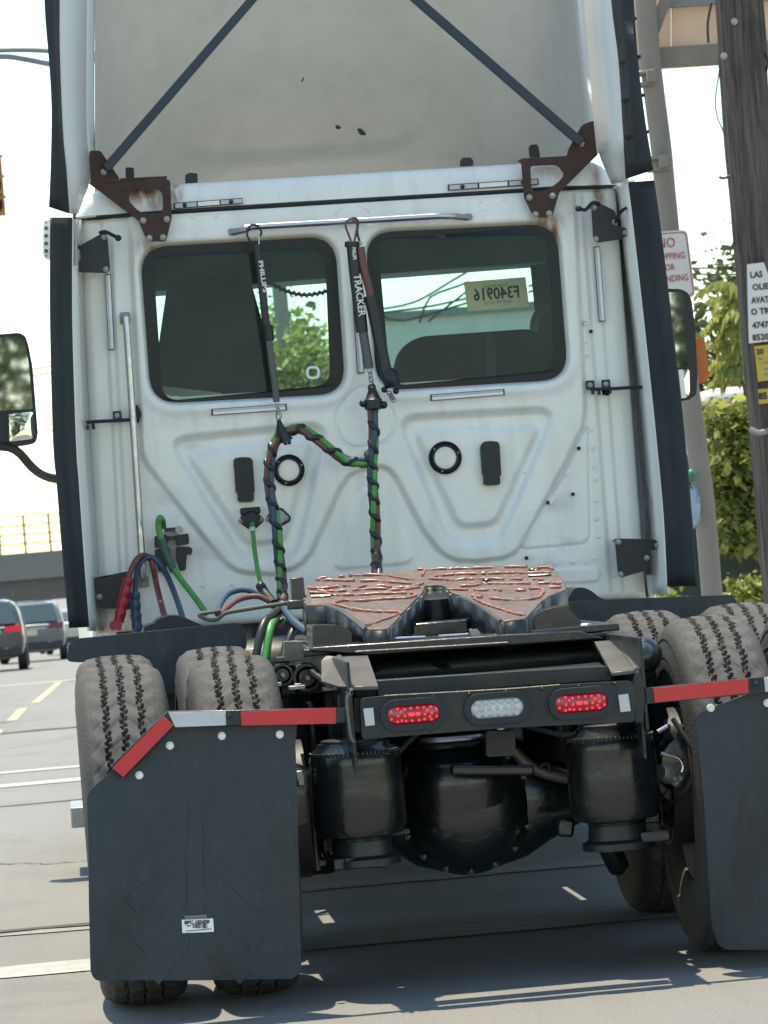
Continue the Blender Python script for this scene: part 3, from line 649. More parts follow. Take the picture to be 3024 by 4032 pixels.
# trees and a pole seen through the windscreen
for i,(u,v,Y,rd) in enumerate(((1120,1000,70,(.75,.8,1.9)),(1330,1050,76,(.8,.8,2.0)),(1240,1150,64,(.6,.6,1.3)))):
    q=at('Q',u,v,Y); tree('street_tree',('left of the three street trees seen through the left rear window','right of the three street trees seen through the left rear window','lowest middle street tree seen through the left rear window')[i],q.x,Y,q.z-zg(Y)+rd[2]*.5,rd,55,60,.16,.24,'ivy_leaf','street trees through the cab glass')
q=at('Q',1130,700,66); tag(MB().tube([(q.x,66,zg(66)),(q.x-.03,66,q.z+2.5)],.13,12).obj('street_pole','post_brown'),'grey street pole seen through the left rear window','pole')
# pale low building ahead, seen through the right rear window
mat('wall_pale',(0.52,0.54,0.52),0.85,var=0.3,vscale=1.5)
YBd=62; a=at('R',250,715,YBd); b=at('R',1450,640,YBd); bd=thing('low_building','long pale flat roofed building seen through the right rear window','building',((a.x+b.x)/2,YBd+4,zg(YBd)))
zr=(a.z+b.z)/2; x0,x1=a.x+.1,b.x+.3; z0=zg(YBd)
MB().box(((x0+x1)/2,YBd+4,(z0+zr)/2),(x1-x0,8,zr-z0)).obj('wall','wall_pale',bd); MB().box(((x0+x1)/2,YBd+3.98,zr+.06),(x1-x0+.16,8.2,.12)).obj('coping','bridge_concrete',bd)
for i in range(3): MB().box((x0+.8+i*1.3,YBd-.01,z0+3.2),(.7,.06,.9)).obj('window','car_glass',bd)
# white roof line behind the hedge
wc=thing('parked_van','white roof of a van showing above the ivy bank','van',(at('U',640,1800,36).x,38,zg(36)))
p0=at('U',400,1735,36); p1=at('U',1000,1730,36); c=(p0+p1)/2
MB().box((c.x,38.2,c.z-.45),(p1.x-p0.x,4.4,.92)).obj('upper_body','sign_white',wc,bevel=.12,seg=4)
MB().box((c.x,38.2,c.z-1.4),(p1.x-p0.x+.1,4.8,1.0)).obj('lower_body','car_silver',wc,bevel=.1,seg=3)
MB().box((c.x,35.985,c.z-.40),((p1.x-p0.x)*.86,.03,.40)).obj('rear_window','car_glass',wc)
# unseen trees added behind the camera to darken the mirror reflections
for x,y,h,lab in ((-3.6,-46,9.5,'tall unseen tree added behind the camera to darken the left wing mirror'),(12.2,-47,10.5,'broad unseen tree added behind the camera to darken the right wing mirror')):
    tree('mirror_shade_tree',lab,x,y,h,(2.3,1.9,h*.38),80,55,.30,.5,'tree_leaf','unseen trees added for the mirrors',.2)
# ------------------------------------------------------------------ the tractor unit
TR = thing('tractor_truck', 'white day cab tractor truck without trailer, seen from behind at the crossing', 'truck', (0, 13.4, 0))
YW = 15.4
def sdf(poly, X, Z):
    P = np.array([(p[0], p[1]) for p in poly]); d = np.full(X.shape, 1e9); s = np.zeros(X.shape, bool); n = len(P)
    for i in range(n):
        ax, az_ = P[i]; bx, bz = P[(i+1) % n]; ex, ez = bx-ax, bz-az_; wx, wz = X-ax, Z-az_
        t = np.clip((wx*ex+wz*ez)/(ex*ex+ez*ez+1e-12), 0, 1); d = np.minimum(d, (wx-ex*t)**2+(wz-ez*t)**2)
        c1 = az_ <= Z; c2 = bz > Z; cr = ex*wz-ez*wx
        s ^= (c1 & c2 & (cr > 0)) | (~c1 & ~c2 & (cr < 0))
    return np.sqrt(d)*np.where(s, -1, 1)
def sm(d, w): t = np.clip((w-d)/(2*w), 0, 1); return t*t*(3-2*t)        # 1 inside, 0 outside
def xz(lst): return [(p.x, p.z) for p in lst]
def rxz(k, lst, r, seg=8):
    return xz(rpoly([at(k,a,b,YW) for a,b in lst], r, seg))
def mir(poly, c): return [(2*c-x, z) for x, z in poly][::-1]

# --- cab back panel: one pressed sheet, with its swages and the two window openings
pl0, pl1 = at('D',512,300,YW), at('I',632,1290,YW); pr0, pr1 = at('F',1252,200,YW), at('H',500,1790,YW)
lx = lambda z: pl0.x+(pl1.x-pl0.x)*(z-pl0.z)/(pl1.z-pl0.z); rx = lambda z: pr0.x+(pr1.x-pr0.x)*(z-pr0.z)/(pr1.z-pr0.z)
tz0, tz1 = at('A',505,1440,YW).z, at('C',645,1225,YW).z; bz0, bz1 = at('I',680,1315,YW).z, at('H',420,1895,YW).z
NU, NV = 430, 330
uu, vv = np.meshgrid(np.linspace(0,1,NU), np.linspace(0,1,NV))
ztop = tz0+(tz1-tz0)*uu; zbot = bz0+(bz1-bz0)*uu; Zg = zbot+(ztop-zbot)*vv; Xg = lx(Zg)+(rx(Zg)-lx(Zg))*uu
winL = rxz('Q',[(88,226),(1514,142),(1592,1292),(174,1368)],.115); winR = rxz('R',[(150,112),(1474,48),(1556,1126),(236,1206)],.115)
trapR = rxz('T',[(338,122),(1130,78),(850,758),(600,764)],.085); trapI = rxz('T',[(425,190),(1050,168),(828,655),(645,668)],.045)
cX = 0.008; trapL = mir(trapR, cX); trapLI = mir(trapI, cX)
upper = xz([at('D',838,-200,YW),at('F',930,-250,YW),at('F',1000,1180,YW),at('F',985,1290,YW)]+[at('T',a,b,YW) for a,b in ((1180,350),(1070,550),(965,755),(925,800),(870,825),(740,842),(640,838),(585,815),(540,780),(470,690),(400,555),(330,420),(295,380),(255,365))]
     +[at('S',a,b,YW) for a,b in ((1520,500),(1450,535),(1390,620),(1290,840),(1200,1040),(1150,1100),(1090,1140),(950,1180),(780,1170),(710,1150),(650,1110),(510,945),(370,770),(240,605),(130,460),(100,390),(92,300))])
hexp = xz(rpoly([at('E',a,b,YW) for a,b in ((685,1230),(800,1070),(890,1025),(1010,1100),(1098,1250),(1040,1400),(820,1437),(735,1390))],.05))
lowR = rxz('T',[(1180,420),(1300,150),(1312,755),(930,790)],.05); botR = rxz('T',[(1110,885),(1352,872),(1356,942),(1150,955)],.03); lowC = rxz('T',[(165,470),(270,470),(425,850),(10,885)],.05)
dL, dR = sdf(winL,Xg,Zg), sdf(winR,Xg,Zg)
h = np.zeros(Xg.shape)
h += 0.018*sm(sdf(upper,Xg,Zg),.011)
for o_, i_ in ((trapR,trapI),(trapL,trapLI)):
    h -= 0.024*sm(sdf(o_,Xg,Zg),.018); h += 0.018*sm(sdf(i_,Xg,Zg),.015)
h -= 0.004*np.exp(-(sdf(hexp,Xg,Zg)/.005)**2)
h -= 0.006*np.exp(-(sdf(lowR,Xg,Zg)/.006)**2); h += 0.006*sm(sdf(botR,Xg,Zg),.006); h += 0.006*sm(sdf(lowC,Xg,Zg),.008)
hb = at('B',640,1420,YW); h -= 0.004*np.exp(-((np.hypot((Xg-hb.x)/1.0,(Zg-hb.z)*1.6)-.065)/.006)**2)*(Zg>hb.z)
el = Xg-lx(Zg); er = rx(Zg)-Xg
h -= 0.010*sm(el-.135,.010)+0.010*sm(er-.150,.010); h -= 0.012*sm(el-.105,.006); h -= 0.008*sm(er-.10,.006)
for e_ in (el, er):
    r_ = .055; q = np.clip(1-e_/r_,0,1); h -= r_*(1-np.sqrt(1-q*q*.995))
dt = ztop-Zg; h -= 0.006*np.exp(-(dt/.008)**2); db = Zg-zbot; q = np.clip(1-db/.03,0,1); h -= .03*(1-np.sqrt(1-q*q*.99))
for d_ in (dL, dR): h += 0.005*np.exp(-((d_-.03)/.022)**2); h -= 0.055*sm(d_-.000,.014)
h += 0.0012*np.sin(Xg*5.1+Zg*3.7)*np.sin(Zg*6.3-Xg*2.2)+0.0006*np.sin(Xg*17+2*Zg)*np.sin(Zg*14)
# dents low down on both sides
for (k,a,b,am,ra) in (('T',1150,600,.008,.05),('T',1190,780,.006,.03),('T',1120,820,-.007,.06),('S',250,740,.006,.05),('S',560,1100,.006,.05),('S',420,380,.006,.03),('T',1100,540,-.004,.03)):
    q = at(k,a,b,YW); h -= am*np.exp(-((Xg-q.x)**2+(Zg-q.z)**2)/ra**2)
Yg = YW-h
verts = np.stack([Xg,Yg,Zg],-1).reshape(-1,3)
inside = np.minimum(dL,dR).reshape(-1); idx = np.arange(NU*NV).reshape(NV,NU)
fq = np.stack([idx[:-1,:-1],idx[:-1,1:],idx[1:,1:],idx[1:,:-1]],-1).reshape(-1,4)
keep = (inside[fq].min(1) > -0.030); fq = fq[keep]
me = bpy.data.meshes.new('cab_back_panel'); me.from_pydata(verts.tolist(), [], fq.tolist())
def stainfield(me, spots):
    co = np.array([v.co for v in me.vertices]); st = np.zeros(len(co))
    for (x,z,sx,sz,am) in spots: st = np.maximum(st, am*np.exp(-((co[:,0]-x)/sx)**2-((co[:,2]-z)/sz)**2))
    a = me.attributes.new('stain','FLOAT','POINT'); a.data.foreach_set('value', st)
def spot(k,a,b,sx,sz,am): q = at(k,a,b,YW); return (q.x,q.z,sx,sz,am)
stainfield(me, [spot('C',210,1440,.06,.03,1),spot('C',262,1500,.02,.08,1),spot('C',556,1260,.028,.07,1),spot('A',970,1610,.04,.03,.8),spot('S',420,170,.25,.04,.16),spot('S',250,900,.08,.10,.2),spot('C',360,1300,.04,.07,.35),spot('I',640,1290,.05,.02,.6),spot('S',60,130,.02,.05,.4)])
back = link('cab_back_panel', me, 'white_paint', TR, ang=60)

# --- rear windows: glass pane, black border
def window(lst, inner, k, rad):
    o = rpoly([at(k,a,b,YW) for a,b in lst], rad, 8); c = sum(o, Vector())/len(o)
    o = [c+(p-c)*.992+Vector((0,.012,0)) for p in o]; i_ = rpoly([at(k,a,b,YW)+Vector((0,.010,0)) for a,b in inner], rad*.6, 8)
    g = MB().plate([p+Vector((0,-.002,0)) for p in o],(0,-.001,0)); 
    me = bpy.data.meshes.new('pane'); tri = tessellate_polygon([o]); me.from_pydata([tuple(p) for p in o],[],[tuple(t) for t in tri])
    bm = bmesh.new(); bm.from_mesh(me); bmesh.ops.recalc_face_normals(bm, faces=bm.faces)
    if sum(f.normal.y for f in bm.faces) > 0: bmesh.ops.reverse_faces(bm, faces=bm.faces)
    bm.to_mesh(me); bm.free()
    w_ = link('rear_window', me, 'back_glass', TR, smooth=False)
    MB().plate([p+Vector((0,-.001,0)) for p in o],(0,-.002,0),[[p+Vector((0,-.001,0)) for p in i_]]).obj('border','frit_black',w_)
    return w_
wl = window([(88,226),(1514,142),(1592,1292),(174,1368)],[(190,300),(1436,240),(1478,1228),(262,1345)],'Q',.115)
wr_ = window([(150,112),(1474,48),(1556,1126),(236,1206)],[(240,160),(1402,130),(1458,1060),(330,1170)],'R',.115)

# --- roof cap above the black seam
def cap():
    L = [at('A',505,1425,YW-.0),at('C',645,1215,YW)]
    n = 80; v=[]; f=[]; prof=[(0.0,0.0),(0.002,.025),(.004,.055),(.010,.080),(.022,.098),(.045,.109),(.09,.114),(.5,.117),(1.3,.12)]
    zl, zr = L[0].z+.006, L[1].z+.006; x0,x1 = lx(zl)+.0, rx(zr)-.0
    for i in range(n+1):
        t=i/n; x=x0+(x1-x0)*t; e=min(x-x0,x1-x); rr=.15; q=max(0,1-e/rr); drop=.125*(1-math.sqrt(max(0,1-q*q)))
        for (dy,dz) in prof: v.append((x, YW-.012+dy+ (0.03*q*q), zl+(zr-zl)*t+max(dz-drop*min(1,dz/.08),.0)))
    m=len(prof)
    for i in range(n):
        for k in range(m-1): f.append((i*m+k,(i+1)*m+k,(i+1)*m+k+1,i*m+k+1))
    me=bpy.data.meshes.new('roof_cap'); me.from_pydata(v,[],f)
    stainfield(me,[spot('A',940,1262,.09,.035,1),spot('A',1010,1320,.035,.06,.9),spot('A',1145,1260,.026,.07,1),spot('C',530,1150,.028,.08,1),spot('C',200,1105,.09,.03,.6)])
    return link('roof_cap',me,'white_paint',TR,ang=60)
rc = cap()
sp_ = [at('A',500,1432,YW-.006),at('A',820,1402,YW-.010),at('B',0,1345,YW-.012),at('B',830,1295,YW-.012),at('B',1659,1247,YW-.012),at('C',300,1225,YW-.010),at('C',650,1217,YW-.006)]
MB().tube(spline(sp_,.05),.0065,6).obj('roof_seam','black_rubber',TR)

# --- cab shell, floor, front and seats
zc0,zc1=1.05,2.80
sh=MB(); sh.box((-1.06,16.4,1.55),(.05,1.9,1.05)); sh.box((1.08,16.4,1.55),(.05,1.9,1.05)); sh.obj('cab_side','white_fairing',TR,bevel=.01)
MB().box((.01,16.4,1.06),(2.1,1.9,.06)).obj('cab_floor','cab_trim',TR)
MB().box((.01,16.32,2.76),(2.05,1.75,.04)).obj('headliner','cab_trim',TR)
MB().box((.01,17.30,1.42),(2.1,.10,.72)).obj('firewall','cab_trim',TR)
MB().box((.01,17.0,1.80),(2.05,.55,.10)).obj('dashboard','cab_trim',TR,bevel=.03)
for s in (-1,1):
    MB().beam((s*1.04,15.55,2.05),(s*1.0,15.50,2.78),.12,.10).obj('rear_pillar','cab_trim',TR)
    MB().beam((s*1.05,17.35,1.75),(s*.98,16.95,2.78),.10,.10).obj('front_pillar','cab_trim',TR)
    MB().plate([(s*1.07,15.6,2.07),(s*1.07,17.2,2.07),(s*1.0,16.9,2.72),(s*1.0,15.6,2.72)],(s*.004,0,0)).obj('side_window','front_glass',TR)
MB().box((.01,15.55,1.5),(2.0,.04,.85)).obj('inner_back','cab_trim',TR)
vt=at('R',260,430,17.1).z
MB().box((.01,17.0,(vt+2.8)/2),(2.0,.35,2.8-vt)).obj('sun_visor','cab_trim',TR,bevel=.02)
ws=[(-1.0,17.33,1.82),(1.02,17.33,1.82),(.96,17.0,2.74),(-.94,17.0,2.74)]
mw=bpy.data.meshes.new('windscreen'); mw.from_pydata(ws,[],[(0,1,2,3)]); link('windscreen',mw,'front_glass',TR,smooth=False)
def seat(k, outline, Y, strap=None, nm='seat'):
    o=MB().plate(rpoly(pts(k,outline,Y),.03,4),(0,.14,0)).obj(nm,'seat_cloth',TR,bevel=.03,seg=3); return o
ds=seat('Q',[(300,470),(890,440),(985,780),(1060,900),(1085,1400),(180,1400),(240,880)],16.05)
MB().plate(pts('Q',[(150,1225),(690,1285),(695,1400),(150,1400)],15.75),(0,.02,0)).obj('beige_trim','cab_beige',TR)
ps=seat('R',[(330,1200),(352,1080),(390,940),(450,868),(540,828),(1280,776),(1370,815),(1440,920),(1480,1200)],16.05)
MB().plate(pts('R',[(975,805),(1045,800),(1050,1190),(980,1190)],16.03),(0,-.012,0)).obj('strap','black_rubber',ps)
MB().tube(spline(pts('R',[(1310,830),(1312,740),(1335,680),(1375,645),(1440,628)],16.9),.03),.018,10).obj('grab_handle','rod_grey',TR)
MB().tube(spline(pts('Q',[(985,480),(1060,500),(1140,540),(1220,565),(1300,575),(1380,565),(1480,540)],16.6),.02),.0065,8).obj('coiled_cord','spiral_black',TR)
cc=MB(); base=spline(pts('Q',[(1060,500),(1140,540),(1220,565),(1300,575),(1380,565),(1480,540)],16.6),.004); fr=frames(base)
MB().tube([base[i]+(fr[i][1]*math.cos(i*1.1)+fr[i][2]*math.sin(i*1.1))*.011 for i in range(len(base))],.0032,5).obj('cord_coil','spiral_black',TR)
# temporary tag taped inside the windscreen (read from behind)
tg=pts('R',[(830,455),(1255,420),(1282,625),(858,658)],16.98)
tgo=MB().plate(tg,(0,-.002,0)).obj('paper_tag','tag_paper',TR,label='buff paper tag reading F340916 in reverse inside the windscreen')
rg=(tg[1]-tg[0]).normalized(); ug=(tg[0]-tg[3]).normalized(); cg=sum(tg,Vector())/4
lettering('F340916',cg+Vector((0,-.005,0))+ug*.002,rg,ug,.075,'ink_black',tgo,bold=.002,width=.205,mirror=True)
lettering('New Jersey',cg+ug*.040+Vector((0,-.005,0)),rg,ug,.028,'ink_grey',tgo,width=.11,mirror=True)
lettering('EXP 09 16 24',cg-ug*.036+Vector((0,-.005,0)),rg,ug,.020,'ink_grey',tgo,width=.12,mirror=True)
MB().plate(rpoly(pts('Q',[(1300,1090),(1400,1090),(1400,1185),(1300,1185)],15.405),.04,6),(0,-.001,0),[rpoly(pts('Q',[(1318,1108),(1382,1108),(1382,1167),(1318,1167)],15.405),.03,6)]).obj('ring_sticker','sticker_white',wl)

# --- side extenders and rubber edges
def ribbon(name, A, B, material, parent, thick=.012, step=.05, **kw):
    A=spline(A,step); n=len(A); B0=spline(B,step); B=[B0[min(len(B0)-1,round(i*(len(B0)-1)/(n-1)))] for i in range(n)]
    v=[]; f=[]
    for a,b in zip(A,B): v+=[a,(a+b)/2,b]
    for i in range(n-1):
        for k in (0,1): f.append((3*i+k,3*i+k+1,3*i+4+k,3*i+3+k))
    o=MB().add(v,f).obj(name,material,parent,fix=False,ang=50,**kw); md=o.modifiers.new('thickness','SOLIDIFY'); md.thickness=thick; md.offset=0; return o
YE=15.08
exl=ribbon('side_extender',[at('A',468,1432,YE),at('D',468,600,YE),at('D',492,1400,YE),at('I',512,400,YE),at('I',580,1300,YE)],[at('A',530,1435,YW+.04),at('D',545,600,YW+.04),at('D',585,1400,YW+.04),at('I',607,400,YW+.04),at('I',665,1305,YW+.04)],'white_paint',TR)
ribbon('rubber_edge',[at('A',333,1420,14.90),at('D',332,600,14.9),at('D',352,1400,14.9),at('I',372,300,14.9),at('I',412,800,14.9),at('I',456,1282,14.9)],[at('A',467,1420,YE),at('D',466,600,YE),at('D',490,1400,YE),at('I',506,300,YE),at('I',540,800,YE),at('I',577,1276,YE)],'black_rubber',exl,.008)
exr=ribbon('side_extender',[at('C',632,1215,YW+.28),at('F',1225,200,YW+.28),at('F',1310,900,YW+.28),at('F',1378,1659,YW+.28),at('H',488,1300,YW+.28),at('H',488,1860,YW+.28)],[at('C',752,1185,YE),at('F',1345,200,YE),at('F',1425,900,YE),at('F',1500,1659,YE),at('H',650,1300,YE),at('H',680,1860,YE)],'white_paint',TR)
ribbon('rubber_edge',[at('C',750,1190,YE),at('F',1325,0,YE),at('F',1425,900,YE),at('F',1502,1659,YE),at('H',655,1300,YE),at('H',678,1790,YE)],[at('C',910,1178,14.9),at('F',1492,0,14.9),at('F',1600,900,14.9),at('H',830,600,14.9),at('H',890,1300,14.9),at('H',924,1785,14.9)],'black_rubber',exr,.008)
# small chrome drain rails along the left gap
MB().tube(spline([at('A',470,1440,15.1),at('A',490,1520,15.1),at('D',495,240,15.1)],.05),.010,8).obj('drain_rail','bolt_steel',exl)

# --- roof fairing: hollow shell, flanks, rubber, braces
fs=ribbon('roof_fairing',[at('A',378,-700,15.0),at('A',380,0,15.0),at('A',385,400,15.0),at('A',400,750,15.0),at('A',422,1050,15.0),at('A',448,1300,15.05),at('A',455,1395,15.1)],[at('A',562,-700,15.3),at('A',556,60,15.3),at('A',552,500,15.3),at('A',556,900,15.3),at('A',580,1150,15.3),at('A',540,1280,15.3),at('A',500,1390,15.3)],'white_fairing',TR,.015)
ribbon('flank_return',[at('A',562,-700,15.3),at('A',556,60,15.3),at('A',552,500,15.3),at('A',556,900,15.3),at('A',580,1190,15.3)],[at('A',612,-700,15.62),at('A',610,60,15.62),at('A',607,500,15.62),at('A',610,900,15.62),at('A',630,1210,15.62)],'white_fairing',fs,.012)
ribbon('rubber_edge',[at('A',285,-700,14.8),at('A',298,0,14.8),at('A',328,400,14.8),at('A',345,700,14.8),at('A',340,1050,14.8),at('A',328,1352,14.8)],[at('A',380,-700,15.0),at('A',382,0,15.0),at('A',382,300,15.0),at('A',400,800,15.0),at('A',425,1100,15.0),at('A',447,1392,15.0)],'black_rubber',fs,.010)
ribbon('right_flank',[at('C',440,-700,15.3),at('C',468,0,15.3),at('C',500,400,15.3),at('C',535,800,15.3),at('C',560,980,15.3),at('C',600,1090,15.3),at('C',650,1200,15.3)],[at('C',600,-700,15.0),at('C',648,0,15.0),at('C',690,400,15.0),at('C',716,800,15.0),at('C',722,960,15.0),at('C',730,1060,15.05),at('C',738,1185,15.1)],'white_fairing',fs,.015)
ribbon('flank_return',[at('C',355,-700,15.62),at('C',388,0,15.62),at('C',420,400,15.62),at('C',465,800,15.62),at('C',480,1010,15.62)],[at('C',440,-700,15.3),at('C',468,0,15.3),at('C',500,400,15.3),at('C',535,800,15.3),at('C',556,1000,15.3)],'white_fairing',fs,.012)
rb=ribbon('rubber_edge',[at('C',600,-700,15.0),at('C',642,0,15.0),at('C',690,400,15.0),at('C',718,850,15.0),at('C',735,1166,15.0)],[at('C',735,-700,14.8),at('C',775,0,14.8),at('C',803,400,14.8),at('C',852,800,14.8),at('C',904,1112,14.8)],'black_rubber',fs,.010)
for y in (150,400,650,890):
    a=at('C',665+y*.065,y+10,14.97); b=at('C',780+y*.11,y-30,14.80); MB().beam(a,b,.008,.012).obj('rubber_joint','black_plastic',fs)
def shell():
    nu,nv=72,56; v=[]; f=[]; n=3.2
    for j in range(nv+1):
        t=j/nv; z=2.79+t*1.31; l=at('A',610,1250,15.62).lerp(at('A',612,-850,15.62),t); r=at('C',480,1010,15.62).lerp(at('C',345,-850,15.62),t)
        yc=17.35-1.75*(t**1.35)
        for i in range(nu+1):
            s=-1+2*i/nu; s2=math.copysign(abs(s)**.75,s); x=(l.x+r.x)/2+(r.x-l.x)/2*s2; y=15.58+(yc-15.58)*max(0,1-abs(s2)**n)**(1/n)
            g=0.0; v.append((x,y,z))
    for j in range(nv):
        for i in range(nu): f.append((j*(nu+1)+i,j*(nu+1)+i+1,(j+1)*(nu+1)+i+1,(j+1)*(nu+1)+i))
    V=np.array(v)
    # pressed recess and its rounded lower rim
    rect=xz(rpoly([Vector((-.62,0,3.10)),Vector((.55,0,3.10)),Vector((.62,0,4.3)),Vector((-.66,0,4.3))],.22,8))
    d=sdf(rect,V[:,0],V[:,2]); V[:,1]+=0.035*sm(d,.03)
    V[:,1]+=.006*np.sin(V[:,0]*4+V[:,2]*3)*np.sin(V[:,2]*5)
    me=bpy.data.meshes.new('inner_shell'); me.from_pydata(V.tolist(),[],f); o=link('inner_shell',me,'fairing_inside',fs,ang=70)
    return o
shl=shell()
# scuffs and torn mastic left inside the fairing
def blob(k,lst,Y,nm='mastic_patch',m='black_plastic'):
    return MB().plate(rpoly(pts(k,lst,Y),.012,3),(0,-.006,0)).obj(nm,m,fs)
def shy(k,x,y):     # where the line of sight meets the sloping shell, well inside its rounded sides
    lo,hi=15.6,17.4
    for _ in range(40):
        m_=(lo+hi)/2; q=at(k,x,y,m_); t=min(max((q.z-2.82)/1.28,0),1); s=min(1,abs((q.x-.03)/1.03)); s2=s; ys=15.58+(17.35-1.75*t**1.35-15.58)*max(0,1-s2**3.2)**(1/3.2)
        if m_<ys: lo=m_
        else: hi=m_
    return lo-.012
for k,l in (('B',[(530,825),(545,815),(570,832),(560,845),(535,842)]),('B',[(672,840),(695,838),(715,855),(733,875),(725,885),(690,882)]),('C',[(262,680),(285,655),(292,690),(270,712),(255,715)]),('C',[(365,685),(400,680),(400,640),(425,655),(432,690),(405,700)]),('C',[(425,790),(460,735),(470,770),(440,830),(420,820)]),('C',[(170,885),(235,880),(200,888),(185,915),(178,890)]),('B',[(310,525),(322,505),(328,510),(312,545)])):
    blob(k,l,shy(k,*l[0]))
# brackets, tabs, struts
def bracket(k,outer,hole,bolts,nm,lab=None):
    o=MB().plate(rpoly(pts(k,outer,15.33),.008,3),(0,-.010,0),[rpoly(pts(k,hole,15.33),.03,5)]).obj(nm,'rust_brown',TR,bevel=.002,label=lab)
    for x,y in bolts: bolt(o,at(k,x,y,15.318),.0095)
    return o
bl=bracket('A',[(585,985),(655,985),(780,1165),(782,1193),(1090,1172),(1113,1185),(1122,1425),(1085,1578),(962,1578),(905,1445),(650,1250),(580,1200)],[(850,1250),(890,1240),(1060,1236),(1066,1394),(920,1396),(838,1312)],[(935,1440),(1090,1432),(975,1556),(1065,1550),(678,1122)],'strut_bracket','rusty brown bracket at the foot of the left brace')
br_=bracket('C',[(525,790),(548,985),(546,1012),(480,1075),(292,1262),(250,1412),(128,1422),(65,1292),(45,1062),(15,1056),(50,1036),(345,1020),(350,982),(440,820),(482,800)],[(105,1096),(120,1085),(282,1077),(328,1140),(300,1180),(215,1245),(113,1257)],[(100,1290),(252,1278),(140,1400),(230,1395),(440,938)],'strut_bracket','rusty brown bracket at the foot of the right brace')
MB().plate(pts('A',[(785,1165),(786,1196),(1090,1175),(1090,1150)],15.34),(0,.10,0)).obj('flange','rust_brown',bl)
MB().beam(at('A',690,1105,15.30),at('A',1720,-90,15.45),.036,.030,up=(0,1,0)).obj('brace','strut_blue',TR,bevel=.003)
MB().beam(at('C',440,935,15.30),at('B',960,-90,15.45),.036,.030,up=(0,1,0)).obj('brace','strut_blue',TR,bevel=.003)
for k,l in (('A',[(822,1195),(820,1098),(835,1092),(875,1097),(878,1195)]),('A',[(1212,1200),(1210,1140),(1240,1128),(1290,1132),(1293,1195)]),('B',[(1350,1085),(1350,1045),(1365,1030),(1415,1028),(1432,1045),(1434,1080)]),('C',[(105,1028),(98,960),(110,945),(150,942),(160,958),(172,1028)])):
    MB().plate(rpoly(pts(k,l,15.56),.006,3),(0,.03,0)).obj('roof_tab','black_plastic',TR,bevel=.003)
for s in (-1,1):       # corner post closing the gap behind the back panel
    e=lx if s<0 else rx
    MB().plate([(e(1.1)-s*.10,15.66,1.1),(e(1.1)+s*(.03 if s<0 else .13),15.66,1.1),(e(2.74)+s*(.03 if s<0 else .11),15.66,2.74),(e(2.74)-s*.10,15.66,2.74)],(0,.04,0)).obj('corner_post','white_fairing',TR)
# --- reflective strips on the cab
def strip_q(k,q,Y,parent=None,dash=False,vert=False):
    P=pts(k,q,Y); c=sum(P,Vector())/4; o=MB().plate(P,(0,-.002,0)).obj('reflective_strip','ink_black',TR)
    ins=[c+(p-c)*1.0 for p in P]
    a,b,c_,d_=[Vector(p)+Vector((0,-.0035,0)) for p in P]; long_=(b-a).length>(d_-a).length
    def sub(u0,u1,v0,v1,m):
        f=lambda u,v:(a*(1-u)+b*u)*(1-v)+(d_*(1-u)+c_*u)*v
        MB().plate([f(u0,v0),f(u1,v0),f(u1,v1),f(u0,v1)],(0,-.001,0)).obj('tape_segment',m,o)
    if long_:
        e=.006/((b-a).length)*1; 
        if dash: 
            for i in range(3): sub(e+i*.33,e+i*.33+.31,.14,.86,('reflect_silver','sticker_white','reflect_silver')[i])
            for u in (.16,.83): bolt(o,(a*(1-u)+b*u+d_*(1-u)+c_*u)/2+Vector((0,-.002,0)),.007,material='black_plastic')
        else: sub(e,1-e,.10,.44,'reflect_silver'); sub(e,1-e,.46,.90,'sticker_white')
    else:
        e=.004/((d_-a).length); sub(.10,.44,e,1-e,'reflect_silver'); sub(.46,.90,e,1-e,'sticker_white')
    return o
strip_q('A',[(1133,1326),(1584,1293),(1588,1330),(1135,1366)],YW-.025,dash=True); strip_q('B',[(1265,1206),(1857,1166),(1860,1206),(1268,1246)],YW-.025,dash=True)
strip_q('D',[(683,298),(723,297),(748,792),(708,795)],YW-.012); strip_q('F',[(1055,118),(1097,116),(1133,606),(1092,610)],YW-.012)
strip_q('S',[(550,100),(1042,65),(1044,108),(553,143)],YW-.024); strip_q('R',[(600,1228),(1110,1190),(1113,1232),(604,1273)],YW-.024); strip_q('R',[(65,565),(104,563),(146,1080),(100,1086)],YW-.024)
# --- grab rails
g1=spline([at('D',815,575,YW-.045),at('D',820,620,YW-.06),at('D',830,680,YW-.07),at('I',905,480,YW-.07),at('I',930,900,YW-.07),at('I',936,945,YW-.06),at('I',938,975,YW-.045)],.05)
gr=MB().tube(g1,[.010]*2+[.0145]*(len(g1)-4)+[.010]*2,12).obj('grab_rail','chrome',TR)
for k,l,b_ in (('D',[(780,548),(848,545),(852,615),(785,630)],(815,575)),('I',[(903,945),(970,935),(975,1015),(905,1022)],(936,993))):
    MB().plate(rpoly(pts(k,l,YW-.035),.008,3),(0,-.008,0)).obj('end_tab','galvanised',gr,bevel=.002); bolt(gr,at(k,*b_,YW-.044),.009)
MB().plate(rpoly(pts('D',[(870,1160),(895,1150),(925,1210),(905,1275),(880,1260)],YW-.02),.01),(0,-.03,0)).obj('clamp','black_rubber',gr)
g2=spline([at('Q',765,118,YW-.03),at('Q',815,108,YW-.05),at('Q',880,92,YW-.075),at('B',0,1482,YW-.08),at('B',640,1445,YW-.08),at('B',1200,1412,YW-.08),at('B',1310,1412,YW-.065),at('B',1390,1420,YW-.035)],.03)
hr=MB().tube(g2,.0125,12).obj('hose_rail','chrome',TR)
